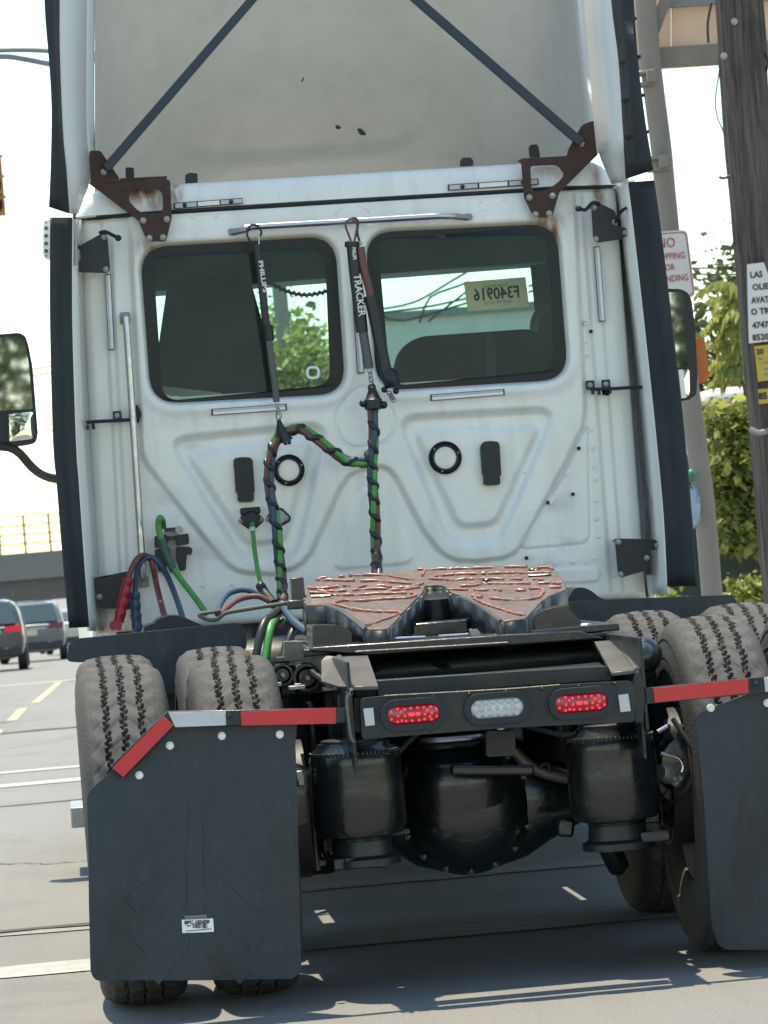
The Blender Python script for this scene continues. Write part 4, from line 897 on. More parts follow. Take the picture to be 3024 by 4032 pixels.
for k,l,b_ in (('Q',[(735,95),(800,90),(803,140),(740,145)],(765,117)),('B',[(1365,1400),(1415,1395),(1430,1415),(1415,1440),(1370,1440)],(1400,1420))):
    MB().plate(rpoly(pts(k,l,YW-.024),.006,3),(0,-.008,0)).obj('end_tab','galvanised',hr,bevel=.002); bolt(hr,at(k,*b_,YW-.034),.008)
# --- rivets
rv=[('B',355,1435),('B',885,1405),('B',290,1495),('B',965,1455),('B',1478,1315),('B',1630,1305),('B',1520,1425),('B',1608,1420),('B',1510,1375),('A',1258,1420),('A',1415,1415),('A',1300,1540),('A',1388,1535)]+[('T',a,b) for a,b in ((1310,185),(1320,270),(1328,370),(1332,432),(1340,540),(1342,630),(1350,720),(1065,855),(1130,853),(1220,848),(1285,845),(1330,830),(1110,550),(1190,405))]+[('F',a,b) for a,b in ((1000,620),(1005,740),(1010,830),(1040,1310),(1050,1440),(1060,1560))]+[('I',a,b) for a,b in ((1325,1005),(1520,1000),(1060,1160))]
rme=MB().lathe((0,0,0),(0,-1,0),[(0,.007),(.0018,.006),(.003,.003)],8).mesh('rivet'); rme.materials.append(MT['white_paint']); finish(rme,True,60)
for k,x,y in rv:
    o=bpy.data.objects.new('rivet',rme); COL.objects.link(o); o.location=at(k,x,y,YW-.018); o.parent=back
for k,x,y in (('F',998,618),('F',836,1172),('T',1155,72),('F',1040,672),('T',987,826),('T',1220,505),('T',1250,275),('T',1095,548)):
    bolt(back,at(k,x,y,YW-.014),.006,material='black_plastic',name='screw_hole',h=.002)
# --- vents and connectors on the panel
def vent(k,c,r,Y=YW-.02):
    q=at(k,*c,Y); o=MB().lathe(q,(0,-1,0),[(-.01,r),(.008,r),(.011,r*.97),(.009,r*.93),(.013,r*.88),(.010,r*.83),(.013,r*.78),(.012,r*.70),(.004,r*.66),(-.01,r*.66)],40).obj('round_vent','black_plastic',TR)
    d=MB().lathe(q,(0,-1,0),[(-.008,r*.67),(.004,r*.67),(.005,r*.4),(.005,.001)],32).obj('grille_disc','white_paint',o)
    for i in range(-4,5): MB().box(q+Vector((0,-.0058,i*r*.13)),(2*r*.58*math.sqrt(max(.1,1-(i/5)**2)),.002,r*.035)).obj('grille_bar','white_paint',d)
    for a in (.3,2.4,4.4): bolt(o,q+Vector((math.cos(a)*r*.84,-.011,math.sin(a)*r*.84)),.0035,h=.003)
vent('S',(1057,500),.0635); vent('T',(578,322),.0665)
for k,l in (('S',[(694,440),(700,425),(740,416),(800,418),(818,435),(832,640),(826,645),(826,706),(722,710),(718,650),(708,645)]),('T',[(750,268),(765,243),(800,239),(838,243),(846,262),(854,410),(848,414),(849,460),(768,462),(766,410),(760,405)])):
    o=MB().plate(rpoly(pts(k,l,YW-.002),.012,3),(0,-.045,0)).obj('air_vent','black_plastic',TR,bevel=.008,seg=3)
def hexcon(k,l,bolts,m='black_plastic'):
    o=MB().plate(rpoly(pts(k,l,YW-.0),.006,3),(0,-.014,0)).obj('socket_plate',m,TR,bevel=.003); 
    for x,y in bolts: bolt(o,at(k,x,y,YW-.016),.008)
    return o
sc=hexcon('S',[(722,835),(765,768),(838,760),(892,818),(892,835),(838,885),(790,885)],[(745,832),(868,822)])
q=at('S',808,815,YW-.014); MB().lathe(q,(0,-1,0),[(0,.036),(.035,.036),(.045,.030),(.06,.022)],20).obj('plug_body','black_plastic',sc); MB().box(q+Vector((0,-.02,.03)),(.08,.05,.028)).obj('plug_flap','black_plastic',sc,bevel=.006)
s2=hexcon('S',[(905,810),(950,752),(1012,745),(1072,805),(1065,835),(1010,868),(940,850)],[(925,820),(1040,812)],'black_plastic')
MB().plate(rpoly(pts('S',[(925,815),(965,765),(1008,760),(1055,808),(1010,850),(950,840)],YW-.0165),.01),(0,-.004,0)).obj('cover','bolt_steel',s2)
# dummy couplings lower left
dcp=MB().plate(rpoly(pts('S',[(240,890),(340,885),(345,1060),(320,1110),(285,1110),(280,1000),(240,1000)],YW),.01),(0,-.012,0)).obj('coupling_holder','bolt_steel',TR,bevel=.003)
for l,d in (([(178,930),(262,920),(262,1000),(180,1010)],.06),([(180,1015),(285,1010),(275,1080),(245,1165),(205,1165),(182,1080)],.05),([(318,925),(400,912),(405,985),(320,990)],.06),([(320,1000),(410,1000),(428,1020),(418,1055),(388,1048),(382,1155),(345,1160),(322,1080)],.05)):
    MB().plate(rpoly(pts('S',l,YW-.014),.010,3),(0,-d,0)).obj('dummy_coupling','black_plastic',dcp,bevel=.006)
for y,l in ((890,(245,355)),(945,(255,330))): MB().beam(at('S',l[0],y,YW-.05),at('S',l[1],y-8,YW-.05),.014,.014).obj('bar','black_steel',dcp)
MB().lathe(at('S',341,890,YW-.05),(0,-1,0),[(0,.010),(0,.016),(.012,.016),(.012,.010)],16).obj('ring','bolt_steel',dcp)
# --- extender brackets and tie straps
def xbr(k,l,bolts,Y=15.28):
    o=MB().plate(rpoly(pts(k,l,Y),.012,4),(0,-.006,0)).obj('extender_bracket','black_plastic',TR,bevel=.002)
    MB().plate(rpoly(pts(k,[l[0],l[1],l[2],l[3]],Y+.002),.004,2),(0,.09,0)).obj('standoff','black_plastic',o)
    for x,y in bolts: bolt(o,at(k,x,y,Y-.008),.0085)
    return o
x1_=xbr('D',[(522,112),(640,45),(680,28),(702,45),(720,272),(700,292),(520,286),(490,268),(484,225),(526,212)],[(680,55),(692,266),(496,250)])
x2_=xbr('C',[(503,1348),(525,1325),(575,1335),(662,1380),(668,1480),(735,1488),(742,1540),(690,1565),(540,1587),(516,1570)],[(522,1355),(535,1560),(728,1520),(658,1450)])
x3_=xbr('K',[(658,52),(680,33),(920,40),(948,70),(930,102),(880,115),(876,238),(700,290),(678,270)],[(682,55),(697,268),(935,78),(868,160)])
x4_=xbr('I',[(573,975),(600,958),(832,912),(852,1162),(648,1152),(634,1060),(608,1022),(580,1022)],[(588,997),(650,1078)])
MB().tube(spline([at('D',650,30,15.26),at('D',685,20,15.25),at('D',740,45,15.24),at('D',768,58,15.24)],.02),.0075,8).obj('cable','black_rubber',x1_); mb=MB(); uv_sphere(mb,at('D',772,62,15.24),.013,12,8); mb.obj('cable_end','black_rubber',x1_)
MB().tube(spline([at('D',478,90,15.2),at('D',520,125,15.26)],.02),.007,8).obj('cable','black_rubber',x1_)
MB().tube(spline([at('C',425,1362,15.24),at('C',465,1372,15.24),at('C',490,1345,15.25),at('C',520,1322,15.26),at('C',560,1330,15.27)],.02),.0075,8).obj('cable','black_rubber',x2_); mb=MB(); uv_sphere(mb,at('C',420,1362,15.24),.013,12,8); mb.obj('cable_end','black_rubber',x2_)
MB().tube(spline([at('C',730,1360,15.15),at('C',690,1390,15.2),at('C',665,1450,15.26)],.02),.007,8).obj('cable','black_rubber',x2_)
for k,p,clips in (('D',[(485,1275),(600,1262),(740,1255),(850,1248)],[(765,1222)]),('F',[(1035,1050),(1180,1046),(1300,1038),(1440,1034)],[(1035,1022),(1138,1016)])):
    o=MB().tube(spline([at(k,a,b,YW-.045) for a,b in p],.03),.007,8).obj('tie_strap','black_rubber',TR)
    for a,b in clips:
        MB().box(at(k,a,b,YW-.03),(.034,.02,.036)).obj('clip','black_plastic',o,bevel=.003); bolt(o,at(k,a,b,YW-.042),.008)
    for i in range(7):
        t=random.random(); q=at(k,*p[0],YW-.05).lerp(at(k,*p[2],YW-.05),t*.5); MB().box(q+Vector((0,0,-.008-.012*random.random())),(.012,.01,.02)).obj('frayed_end','black_rubber',o)
# --- marker plate and mirrors
mp=MB().plate(rpoly(pts('V',[(470,1030),(500,1015),(560,1005),(560,1448),(490,1430),(468,1385)],16.6),.01,3),(0,.03,0)).obj('marker_lamp','sticker_white',TR,bevel=.004)
for y,r in ((1042,.0035),(1102,.0085),(1185,.0085),(1268,.0085),(1350,.0085),(1402,.0035)): MB().lathe(at('V',503,y,16.595),(0,-1,0),[(0,r),(.004,r),(.006,r*.5)],14).obj('marker_cell','rod_grey',mp)
def mirror(k,outl,up_pts,lo_pts,Y,bright):
    o=MB().plate(rpoly(pts(k,outl,Y),.03,5),(0,.12,0)).obj('wing_mirror','black_plastic',TR,bevel=.025,seg=4)
    for nm,p,bul in (('upper_glass',up_pts,.0),('lower_glass',lo_pts,.0012)):
        P=rpoly(pts(k,p,Y-.004),.012,3); c=sum(P,Vector())/len(P); m=len(P); v=[]; f=[]; K=6
        for j in range(K):
            s=1-j/K
            for q in P: v.append(c+(q-c)*s+Vector((0,-bul*(1-s*s),0)))
        v.append(c+Vector((0,-bul,0)))
        for j in range(K-1):
            for i in range(m): f.append((j*m+i,j*m+(i+1)%m,(j+1)*m+(i+1)%m,(j+1)*m+i))
        for i in range(m): f.append(((K-1)*m+i,(K-1)*m+(i+1)%m,len(v)-1))
        MB().add(v,f).obj(nm,'mirror_glass',o,ang=80)
    return o
ml=mirror('D',[(-160,705),(0,690),(125,680),(165,700),(186,760),(212,900),(236,1200),(247,1340),(232,1398),(130,1420),(0,1412),(-160,1440)],[(-135,725),(120,700),(160,730),(185,860),(215,1180),(-120,1195)],[(50,1212),(218,1196),(232,1330),(210,1375),(60,1392)],17.0,1)
MB().tube(spline([at('D',-60,1420,17.0),at('D',60,1430,17.0),at('D',130,1470,17.05),at('D',210,1560,17.1),at('D',290,1615,17.2),at('D',400,1640,17.3),at('D',520,1650,17.3)],.03),.020,12).obj('mirror_arm','black_plastic',ml)
MB().plate(rpoly(pts('D',[(45,1205),(56,1203),(62,1395),(50,1397)],16.99),.002,2),(0,-.01,0)).obj('glass_divider','black_plastic',ml)
mr=mirror('G',[(560,560),(850,563),(915,600),(945,660),(978,900),(1003,1350),(990,1555),(930,1595),(820,1615),(640,1640)],[(600,600),(845,592),(868,640),(915,1290),(690,1300)],[(690,1330),(925,1310),(930,1530),(905,1575),(720,1590)],17.0,0)
MB().plate(pts('G',[(820,1320),(862,1315),(893,1580),(850,1585)],16.975),(0,-.012,0)).obj('glass_divider','sticker_white',mr)
MB().tube(spline([at('G',800,1580,17.05),at('G',700,1700,17.2),at('G',500,1760,17.4)],.05),.02,12).obj('mirror_arm','black_plastic',mr)
# --- cab underside, step
MB().box((-1.225,17.1,at('L',155,1150,17).z-.02),(.13,.5,.09)).obj('cab_step','bolt_steel',TR,bevel=.006)
MB().box((-.98,17.2,.62),(.42,1.3,.55)).obj('fuel_tank','black_steel',TR,bevel=.1,seg=4); MB().box((1.0,17.2,.62),(.42,1.3,.55)).obj('battery_box','black_steel',TR,bevel=.05)
MB().box((0,16.2,.98),(1.0,1.5,.16)).obj('cab_underframe','black_steel',TR)
for s in (-1,1): MB().plate([(s*1.19,15.45,.32),(s*1.19,18.0,.30),(s*1.19,18.0,1.12),(s*1.14,15.45,1.12)],(-s*.03,0,0)).obj('side_skirt','white_fairing',TR,bevel=.01)
MB().box((0,18.3,.85),(.8,2.2,.9)).obj('engine_block','black_steel',TR,bevel=.05); MB().box((0,16.6,.62),(.45,1.6,.35)).obj('gearbox','black_steel',TR,bevel=.08)
hd=MB().plate([(1.0,17.3,1.1),(1.0,19.3,1.0),(1.0,19.4,1.45),(1.0,17.3,1.95)],(-2.0,0,0)).obj('bonnet','white_fairing',TR,bevel=.12,seg=4)
MB().box((0,19.6,.55),(2.4,.3,.45)).obj('front_bumper','white_fairing',TR,bevel=.08,seg=3)
# ------------------------------------------------------------------ wheels
def tyre_mesh():
    Rr=.515; hw=.105; n=520; m=52; v=[]; f=[]
    xs=np.linspace(-hw,hw,m)
    for j in range(n):
        th=2*math.pi*j/n; ph=(j%16)/16.0; saw=(ph if ph<.5 else 1-ph)*2-.5     # tooth along the groove
        step=1 if (j%4)<2 else -1
        for x in xs:
            r=Rr-.010*(x/hw)**2-.006*max(0,abs(x)-.092)/.013
            for g in (-.052,0,.052):
                xo=g+.0032*step+.007*saw
                if abs(x-xo)<.0058: r-=.015
            for g0 in (-.078,-.026,.026,.078):          # fine slanted sipes across each rib
                u=(x-g0)/.026
                if abs(u)<.9 and abs(((j/n*44)+u*.35*(1 if g0<0 else -1))%1-.5)<.07: r-=.0022
            r+=.0019*math.sin((j/n*40)*2*math.pi+70*abs(abs(x)-.052))*(1 if abs(x)<.098 else .4)
            v.append((x,math.cos(th)*r,math.sin(th)*r))
    for j in range(n):
        for i in range(m-1): f.append((j*m+i,j*m+i+1,((j+1)%n)*m+i+1,((j+1)%n)*m+i))
    nt_=len(f)
    prof=[(.105,.499),(.118,.492),(.128,.474),(.133,.455),(.131,.452),(.136,.43),(.141,.40),(.139,.397),(.141,.385),(.139,.36),(.134,.357),(.128,.33),(.118,.305),(.108,.290),(.09,.286)]
    for s in (-1,1):
        b=len(v); n2=130
        for (x,r) in prof:
            for j in range(n2): th=2*math.pi*j/n2; v.append((s*x,math.cos(th)*r,math.sin(th)*r))
        for i in range(len(prof)-1):
            for j in range(n2):
                q=(b+i*n2+j,b+i*n2+(j+1)%n2,b+(i+1)*n2+(j+1)%n2,b+(i+1)*n2+j); f.append(q if s>0 else q[::-1])
    mb=MB(); mb.v=v; mb.f=f; mb.mi=[0]*nt_+[1]*(len(f)-nt_); me=mb.mesh('tyre',fix=False)
    me.materials.append(MT['tyre_rubber']); me.materials.append(MT['tyre_wall']); finish(me,True,38); return me
TYRE=tyre_mesh()
RIM=MB().lathe((0,0,0),(1,0,0),[(-.10,.10),(-.10,.288),(-.085,.292),(-.08,.27),(-.03,.255),(-.02,.18),(.03,.16),(.03,.11),(.06,.10),(.06,.02)],40).mesh('rim'); RIM.materials.append(MT['rim_dark']); finish(RIM)
def wheel(x,y,spin=0.0,z=.515):
    w=bpy.data.objects.new('wheel',RIM); COL.objects.link(w); adopt(w,TR); w.location=(x,y,z); w.rotation_euler=(spin,0,0)
    t=bpy.data.objects.new('tyre',TYRE); COL.objects.link(t); t.parent=w; return w
YR,YF=11.75,13.07
for y in (YR,YF):
    for x in (-1.082,-.742,.728,1.062): wheel(x,y,random.uniform(0,6))
for y in (18.3,):
    for x in (-1.02,1.02): wheel(x,y,random.uniform(0,6))

# ------------------------------------------------------------------ frame
for s in (-1,1):
    fr_=MB().box((s*.428,13.95,.865),(.010,5.7,.27)).obj('frame_rail','black_steel',TR,bevel=.002)
    MB().box((s*.395,14.3,.997),(.075,5.0,.010)).obj('top_flange','black_steel',fr_); MB().box((s*.395,14.3,.733),(.075,5.0,.010)).obj('bottom_flange','black_steel',fr_)
# sloping worn end plates
for k,l,ys in (('J',[(635,1002),(812,996),(742,795),(556,806)],(11.12,11.12,11.72,11.72)),('K',[(635,908),(802,892),(668,695),(524,706)],(11.12,11.12,11.72,11.72))):
    P=[at(k,a,b,Y) for (a,b),Y in zip(l,ys)]; o=MB().plate(P,(0,0,-.012)).obj('end_ramp','worn_steel',TR,bevel=.003)
    e=MB(); 
    for a,b in ((P[0],P[3]),) if k=='J' else ((P[1],P[2]),): e.tube([a+Vector((0,-.004,-.004)),b+Vector((0,0,-.004))],.011,8)
    e.obj('ramp_edge','worn_steel',o)
    a,b=(P[0],P[3]) if k=='J' else (P[1],P[2]); MB().plate([a,b,b+Vector((0,0,-.24)),a+Vector((0,0,-.26))],(-.008 if k=='J' else .008,0,0)).obj('ramp_web','black_steel',o)
MB().plate(rpoly([at('J',440,830,11.7),at('J',475,798,11.72),at('J',556,806,11.72),at('J',640,1000,11.14),at('J',560,1000,11.2),at('J',442,965,11.5)],.01),(0,.006,-.004)).obj('rail_gusset','worn_steel',TR,bevel=.002)
# vertical bent edge of the left rail end, right rail end
MB().tube(spline([at('W',800,230,11.7),at('W',900,490,11.12),at('W',915,540,11.08),at('W',870,590,11.08),at('W',880,760,11.08),at('W',905,950,11.08),at('W',935,1000,11.08)],.02),.0055,8).obj('rail_end_edge','worn_steel',TR)
MB().plate(pts('W',[(862,520),(900,560),(935,1000),(880,1000),(850,700)],11.10),(0,.02,0)).obj('rail_end_plate','black_steel',TR,bevel=.004)
MB().plate(pts('K',[(800,900),(830,905),(858,1010),(850,1240),(790,1240),(780,960)],11.10),(0,.02,0)).obj('rail_end_plate','black_steel',TR,bevel=.004)
MB().plate(pts('W',[(935,590),(1000,590),(1000,915),(935,905)],11.16),(0,.01,0)).obj('bumper_gap','black_steel',TR)
# rear crossmember tube and lamp panel
cm=MB().plate([at('J',805,962,11.19),at('K',0,902,11.19),at('K',610,868,11.19),at('K',640,960,11.19),at('K',0,1000,11.19),at('J',812,1075,11.19)],(0,.10,.0)).obj('crossmember','black_steel',TR,bevel=.012,seg=3)
pn=MB().plate(rpoly([at('J',698,1078,11.08),at('J',850,1064,11.08),at('K',770,962,11.08),at('K',792,1010,11.08),at('K',788,1232,11.08),at('K',0,1268,11.08),at('J',705,1345,11.08)],.012,3),(0,.05,0)).obj('lamp_panel','black_steel',TR,bevel=.008,seg=3)
MB().tube([at('J',850,1062,11.075),at('J',1659,1018,11.075),at('K',300,990,11.075)],.0025,6).obj('panel_weld','worn_steel',pn)
PX=(at('J',1659,1170,11.08)-at('J',700,1240,11.08)).normalized(); PZ=Vector((-PX.z,0,PX.x))
def oval(c,w,h_,n=36,Yo=0.0):
    r=h_/2; L=w/2-r; P=[]
    for i in range(n):
        t=2*math.pi*i/n; x=math.cos(t)*r+(L if math.cos(t)>=0 else -L); z=math.sin(t)*r; P.append(Vector(c)+PX*x+PZ*z+Vector((0,Yo,0)))
    return P
def lamp(c,kind):
    o=MB().plate(oval(c,.192,.092,Yo=-.004),(0,-.016,0),[oval(c,.154,.055,Yo=-.004)]).obj('lamp_grommet','black_rubber',TR,bevel=.006,seg=3)
    P=oval(c,.156,.057); v=[]; f=[]; K=5; m=len(P); cc=Vector(c)
    for j in range(K):
        s=1-j/K
        for q in P: v.append(cc+(q-cc)*s+Vector((0,-.010-.008*(1-s*s),0)))
    v.append(cc+Vector((0,-.018,0)))
    for j in range(K-1):
        for i in range(m): f.append((j*m+i,j*m+(i+1)%m,(j+1)*m+(i+1)%m,(j+1)*m+i))
    for i in range(m): f.append(((K-1)*m+i,(K-1)*m+(i+1)%m,len(v)-1))
    MB().add(v,f).obj('lens','red_lens' if kind=='red' else 'clear_lens',o,ang=80)
    if kind=='red':
        dots=[(-.066,.012),(-.066,-.010),(-.046,.019),(-.036,.010),(-.046,-.002),(-.036,-.016),(-.048,-.018),(-.026,.016),(-.026,-.003),(-.024,-.018),(-.008,.018),(-.006,-.018),(.012,.018),(.014,-.018),(.030,.018),(.032,-.002),(.030,-.016),(.040,.010),(.046,-.010),(.050,.018),(.052,.0),(.050,-.018),(.066,.012),(.066,-.010)]
        for x,z in dots:
            MB().lathe(cc+PX*x+PZ*z+Vector((0,-.0165,0)),(0,-1,0),[(0,.0036),(.002,.0032),(.003,.0015)],8).obj('led','red_led',o)
        for x,w_ in ((-.007,.008),(.012,.006)): MB().box(cc+PX*x+Vector((0,-.018,0)),(w_*2,.003,.009),Matrix((PX,Vector((0,1,0)),PZ)).transposed()).obj('led','red_led',o)
    else:
        for r_,n_,z in ((0,6,.017),(1,5,0),(2,6,-.017)):
            for i in range(n_):
                x=(i-(n_-1)/2)*.0225
                MB().lathe(cc+PX*x+PZ*z+Vector((0,-.0145,0)),(0,-1,0),[(0,.0095),(.003,.0088),(.0045,.004)],12).obj('lamp_cell','clear_cell',o)
    return o
lamp(at('Z',893,1542.5,11.08),'red'); lamp(at('Z',1073,1529,11.08),'clear'); lamp(at('Z',1255,1518,11.08),'red')
MB().plate(pts('W',[(1020,688),(1112,680),(1128,842),(1040,850)],11.072),(0,-.002,0)).obj('reflector_patch','reflect_white',pn)
MB().plate(pts('K',[(680,1056),(745,1048),(762,1160),(695,1168)],11.072),(0,-.002,0)).obj('reflector_patch','reflect_white',pn)
# more crossmembers, air tank, dark gear between the rails
MB().tube([(-.42,12.0,.93),(.42,12.0,.93)],.055,16).obj('cross_tube','black_steel',TR)
MB().tube([(-.42,12.15,.99),(.42,12.15,.99)],.022,12).obj('cross_tube','black_steel',TR)
MB().box((0,12.6,.86),(.84,.10,.22)).obj('crossmember','black_steel',TR,bevel=.01); MB().box((0,14.3,.9),(.84,.12,.2)).obj('crossmember','black_steel',TR,bevel=.01)
MB().tube([(0,12.0,.60),(0,17.0,.66)],.06,16).obj('drive_shaft','black_steel',TR)
MB().lathe((-.72,14.55,.88),(1,0,0),[(0,.02),(.02,.11),(.05,.13),(.45,.13),(.48,.11),(.5,.02)],24).obj('air_tank','black_steel',TR)
MB().lathe((.25,14.6,.90),(1,0,0),[(0,.02),(.02,.11),(.05,.13),(.45,.13),(.48,.11),(.5,.02)],24).obj('air_tank','black_steel',TR)
MB().box((0,14.9,.98),(1.9,.7,.05)).obj('deck_shade_plate','black_steel',TR,bevel=.01)
MB().box((0,13.72,.955),(.82,1.86,.02)).obj('deck_shade_plate','black_steel',TR)  # added cover, keeps sun slits off the road under the truck
for s in (-1,1):
    MB().box((s*.55,12.42,.80),(.20,.26,.22)).obj('suspension_hanger','black_steel',TR,bevel=.02); MB().box((s*.80,14.15,.74),(.62,.75,.40)).obj('shade_box','black_steel',TR,bevel=.04)  # added boxes, block light from falling between rails and tyres
    MB().box((s*.80,15.0,.72),(.66,.75,.42)).obj('shade_box','black_steel',TR,bevel=.04)
MB().box((0,11.62,.90),(.78,.42,.03)).obj('rear_deck','black_steel',TR)
for s in (-1,1):
    MB().box((s*.525,12.95,.90),(.17,1.9,.03)).obj('side_shade_panel','black_steel',TR); MB().box((s*.50,12.41,.55),(.14,.42,.50)).obj('equalizer_hanger','greasy_black',TR,bevel=.03)  # panel and dark box added to block light beside the rails
    MB().lathe((s*.60,11.55,.60),(0,1,0),[(-.10,.03),(-.09,.085),(-.02,.09),(-.015,.1),(.0,.1),(.005,.09),(.12,.088),(.15,.04)],24).obj('brake_chamber','greasy_black',TR)
    MB().lathe((s*.50,12.75,.50),(0,0,1),[(0,.06),(.02,.12),(.34,.12),(.36,.09)],28).obj('air_spring','greasy_black',TR)
    MB().box((s*.57,13.05,.50),(.06,.6,.44)).obj('shade_shroud','black_steel',TR,bevel=.02)  # added dark shroud, keeps light off the inner wheels
MB().tube(spline([at('J',790,890,11.9),at('J',900,830,12.0),at('J',1050,820,12.0),at('J',1180,850,11.95),at('J',1270,870,11.9)],.03),.010,8).obj('air_line','black_rubber',TR)
MB().tube(spline([at('J',1659,770,12.0),at('J',1300,800,12.0),at('J',1050,830,12.0)],.03),.014,8).obj('air_line','black_rubber',TR)
# quarter fender flaps ahead of the front tyres
MB().plate(rpoly(pts('I',[(440,1500),(445,1395),(490,1352),(1555,1245),(1612,1300),(1612,1400),(1500,1700),(960,1720),(940,1470),(520,1508)],13.72),.012,3),(0,.008,0)).obj('fender_flap','flap_rubber',TR,bevel=.003)
MB().plate(rpoly(pts('H',[(-330,1940),(0,1908),(1238,1862),(1315,1985),(1330,2060),(960,2120),(750,2150),(700,2120),(0,2200),(-330,2300)],13.72),.012,3),(0,.008,0)).obj('fender_flap','flap_rubber',TR,bevel=.003)
fdm=MB().plate(rpoly(pts('I',[(930,1330),(940,1270),(1010,1250),(1030,1225),(1090,1200),(1180,1200),(1300,1255),(1500,1330)],14.2),.02,4),(0,.3,0)).obj('hose_tray','black_plastic',TR,bevel=.01)
MB().plate(rpoly(pts('K',[(340,450),(390,360),(440,350),(500,370),(560,420),(600,430),(600,520),(340,520)],13.9),.02,4),(0,.3,0)).obj('hose_tray','black_plastic',TR,bevel=.01)

# ------------------------------------------------------------------ fifth wheel
Z0,Y0,SL=1.089,12.0,.134
def fw(x,y,dz=0.0): return aplane('X',x,y,Z0+dz,Y0,SL)
top=[(122,240),(140,218),(230,190),(340,165),(600,143),(830,121),(1160,106),(1470,113),(1500,130),(1532,170),(1560,222),(1555,235),(1470,268),(1420,300),(1345,385),(1330,395),(1225,408),(1200,400),(1130,345),(1060,300),(990,268),(940,255),(918,238),(895,216),(850,210),(792,215),(785,235),(765,270),(738,290),(690,340),(650,385),(600,440),(585,450),(490,453),(470,445),(395,385),(320,340),(255,322),(150,318),(132,305)]
P=[fw(x,y) for x,y in top]; tri=tessellate_polygon([P]); n=len(P); cz=Vector((0,-SL,1)).normalized()
fwo=MB(); fwo.plate(P,-cz*.007); FWo=fwo.obj('fifth_wheel','plate_steel',TR,bevel=.002,seg=2)
sk=MB()
for i in range(n):
    a=P[i]; b=P[(i+1)%n]; ca=sum(P,Vector())/n; ia=a+(a-ca).normalized()*-.004-cz*.006; ib=b+(b-ca).normalized()*-.004-cz*.006
    sk.add([ia,ib,ib-Vector((0,0,.085)),ia-Vector((0,0,.085))],[(0,1,2,3)])
so_=sk.obj('plate_skirt','black_steel',FWo,fix=False,ang=75); md=so_.modifiers.new('thickness','SOLIDIFY'); md.thickness=.014; md.offset=0
# polished lips on the ramps, jaw in the throat
for l in ([(255,318),(320,338),(395,385),(470,447)],[(990,270),(1060,302),(1130,347),(1205,404)]):
    MB().tube(spline([fw(x,y)-cz*.004 for x,y in l],.02),.008,8).obj('ramp_lip','worn_steel',FWo)
MB().lathe(fw(845,235)-cz*.11,cz,[(0,.10),(.09,.10),(.095,.06)],24).obj('jaw','greasy_black',FWo)
MB().box(fw(850,300)-Vector((0,-.06,.09)),(.20,.20,.05)).obj('jaw_block','greasy_black',FWo,bevel=.01)
# grease beads
def bead(l,r=.0052):
    q=spline([fw(x,y)+cz*.004 for x,y in l],.012); rr=[r*random.choice((.35,.7,.9,1.1,1.35)) for _ in q]; q=[p+Vector((random.uniform(-.002,.002),random.uniform(-.006,.006),0)) for p in q]
    return MB().tube(q,rr,6).obj('grease_bead','grease_red',FWo,ang=70)
for l in ([(195,186),(230,180),(262,179)],[(195,188),(300,192),(405,194)],[(325,172),(358,170)],[(382,167),(470,163),(580,165),(660,178),(740,188)],[(445,197),(540,195),(600,200),(720,210)],[(160,235),(240,236),(320,226)],[(350,222),(385,222)],[(400,246),(480,240),(590,238)],[(430,228),(478,220)],[(520,226),(570,222),(605,228)],[(165,260),(250,262),(300,272),(440,270),(560,264),(690,262)],[(210,250),(300,252),(365,247)],[(615,246),(690,240),(765,230)],[(620,232),(700,230),(740,222),(780,206)],[(350,300),(440,304),(560,294),(690,288),(738,278),(735,264),(715,262)],[(350,300),(290,318),(330,330),(420,352),(520,362),(640,365),(652,375),(560,408),(475,438)],
          [(755,133),(790,134),(778,165)],[(800,136),(900,130),(1050,126),(1165,122)],[(1225,120),(1290,119),(1345,120)],[(1405,122),(1470,122),(1490,132)],[(845,170),(900,164),(1000,158),(1130,157)],[(1140,155),(1260,151),(1370,152),(1480,148)],[(810,182),(880,186),(960,190),(1010,186),(1110,184),(1225,186)],[(1255,186),(1320,186)],[(975,226),(1060,220),(1130,210),(1240,210),(1365,208)],[(1380,186),(1440,188)],[(1410,210),(1480,205),(1525,210),(1532,196)],[(920,240),(980,242),(1025,243)],[(1058,243),(1110,246),(1145,244)],[(1170,240),(1210,248)],[(1290,246),(1340,248)],[(1360,240),(1420,236),(1435,256),(1410,285),(1350,296),(1240,298),(1145,288)],[(1055,278),(1100,285)],[(1060,292),(1120,320),(1200,346),(1260,366),(1335,382)],[(1475,232),(1532,230)]):
    bead(l)
for x,y in ((1130,190),(1120,205),(1380,132),(1400,136)): mb=MB(); uv_sphere(mb,fw(x,y)+cz*.003,.012,8,6,(1.3,1,.4)); mb.obj('dirt_lump','greasy_black',FWo)
for l in ([(175,282),(220,280),(280,278)],[(1358,168),(1420,166),(1480,162)]): MB().tube([fw(x,y)+cz*.003 for x,y in l],.006,6).obj('dirt_streak','greasy_black',FWo)
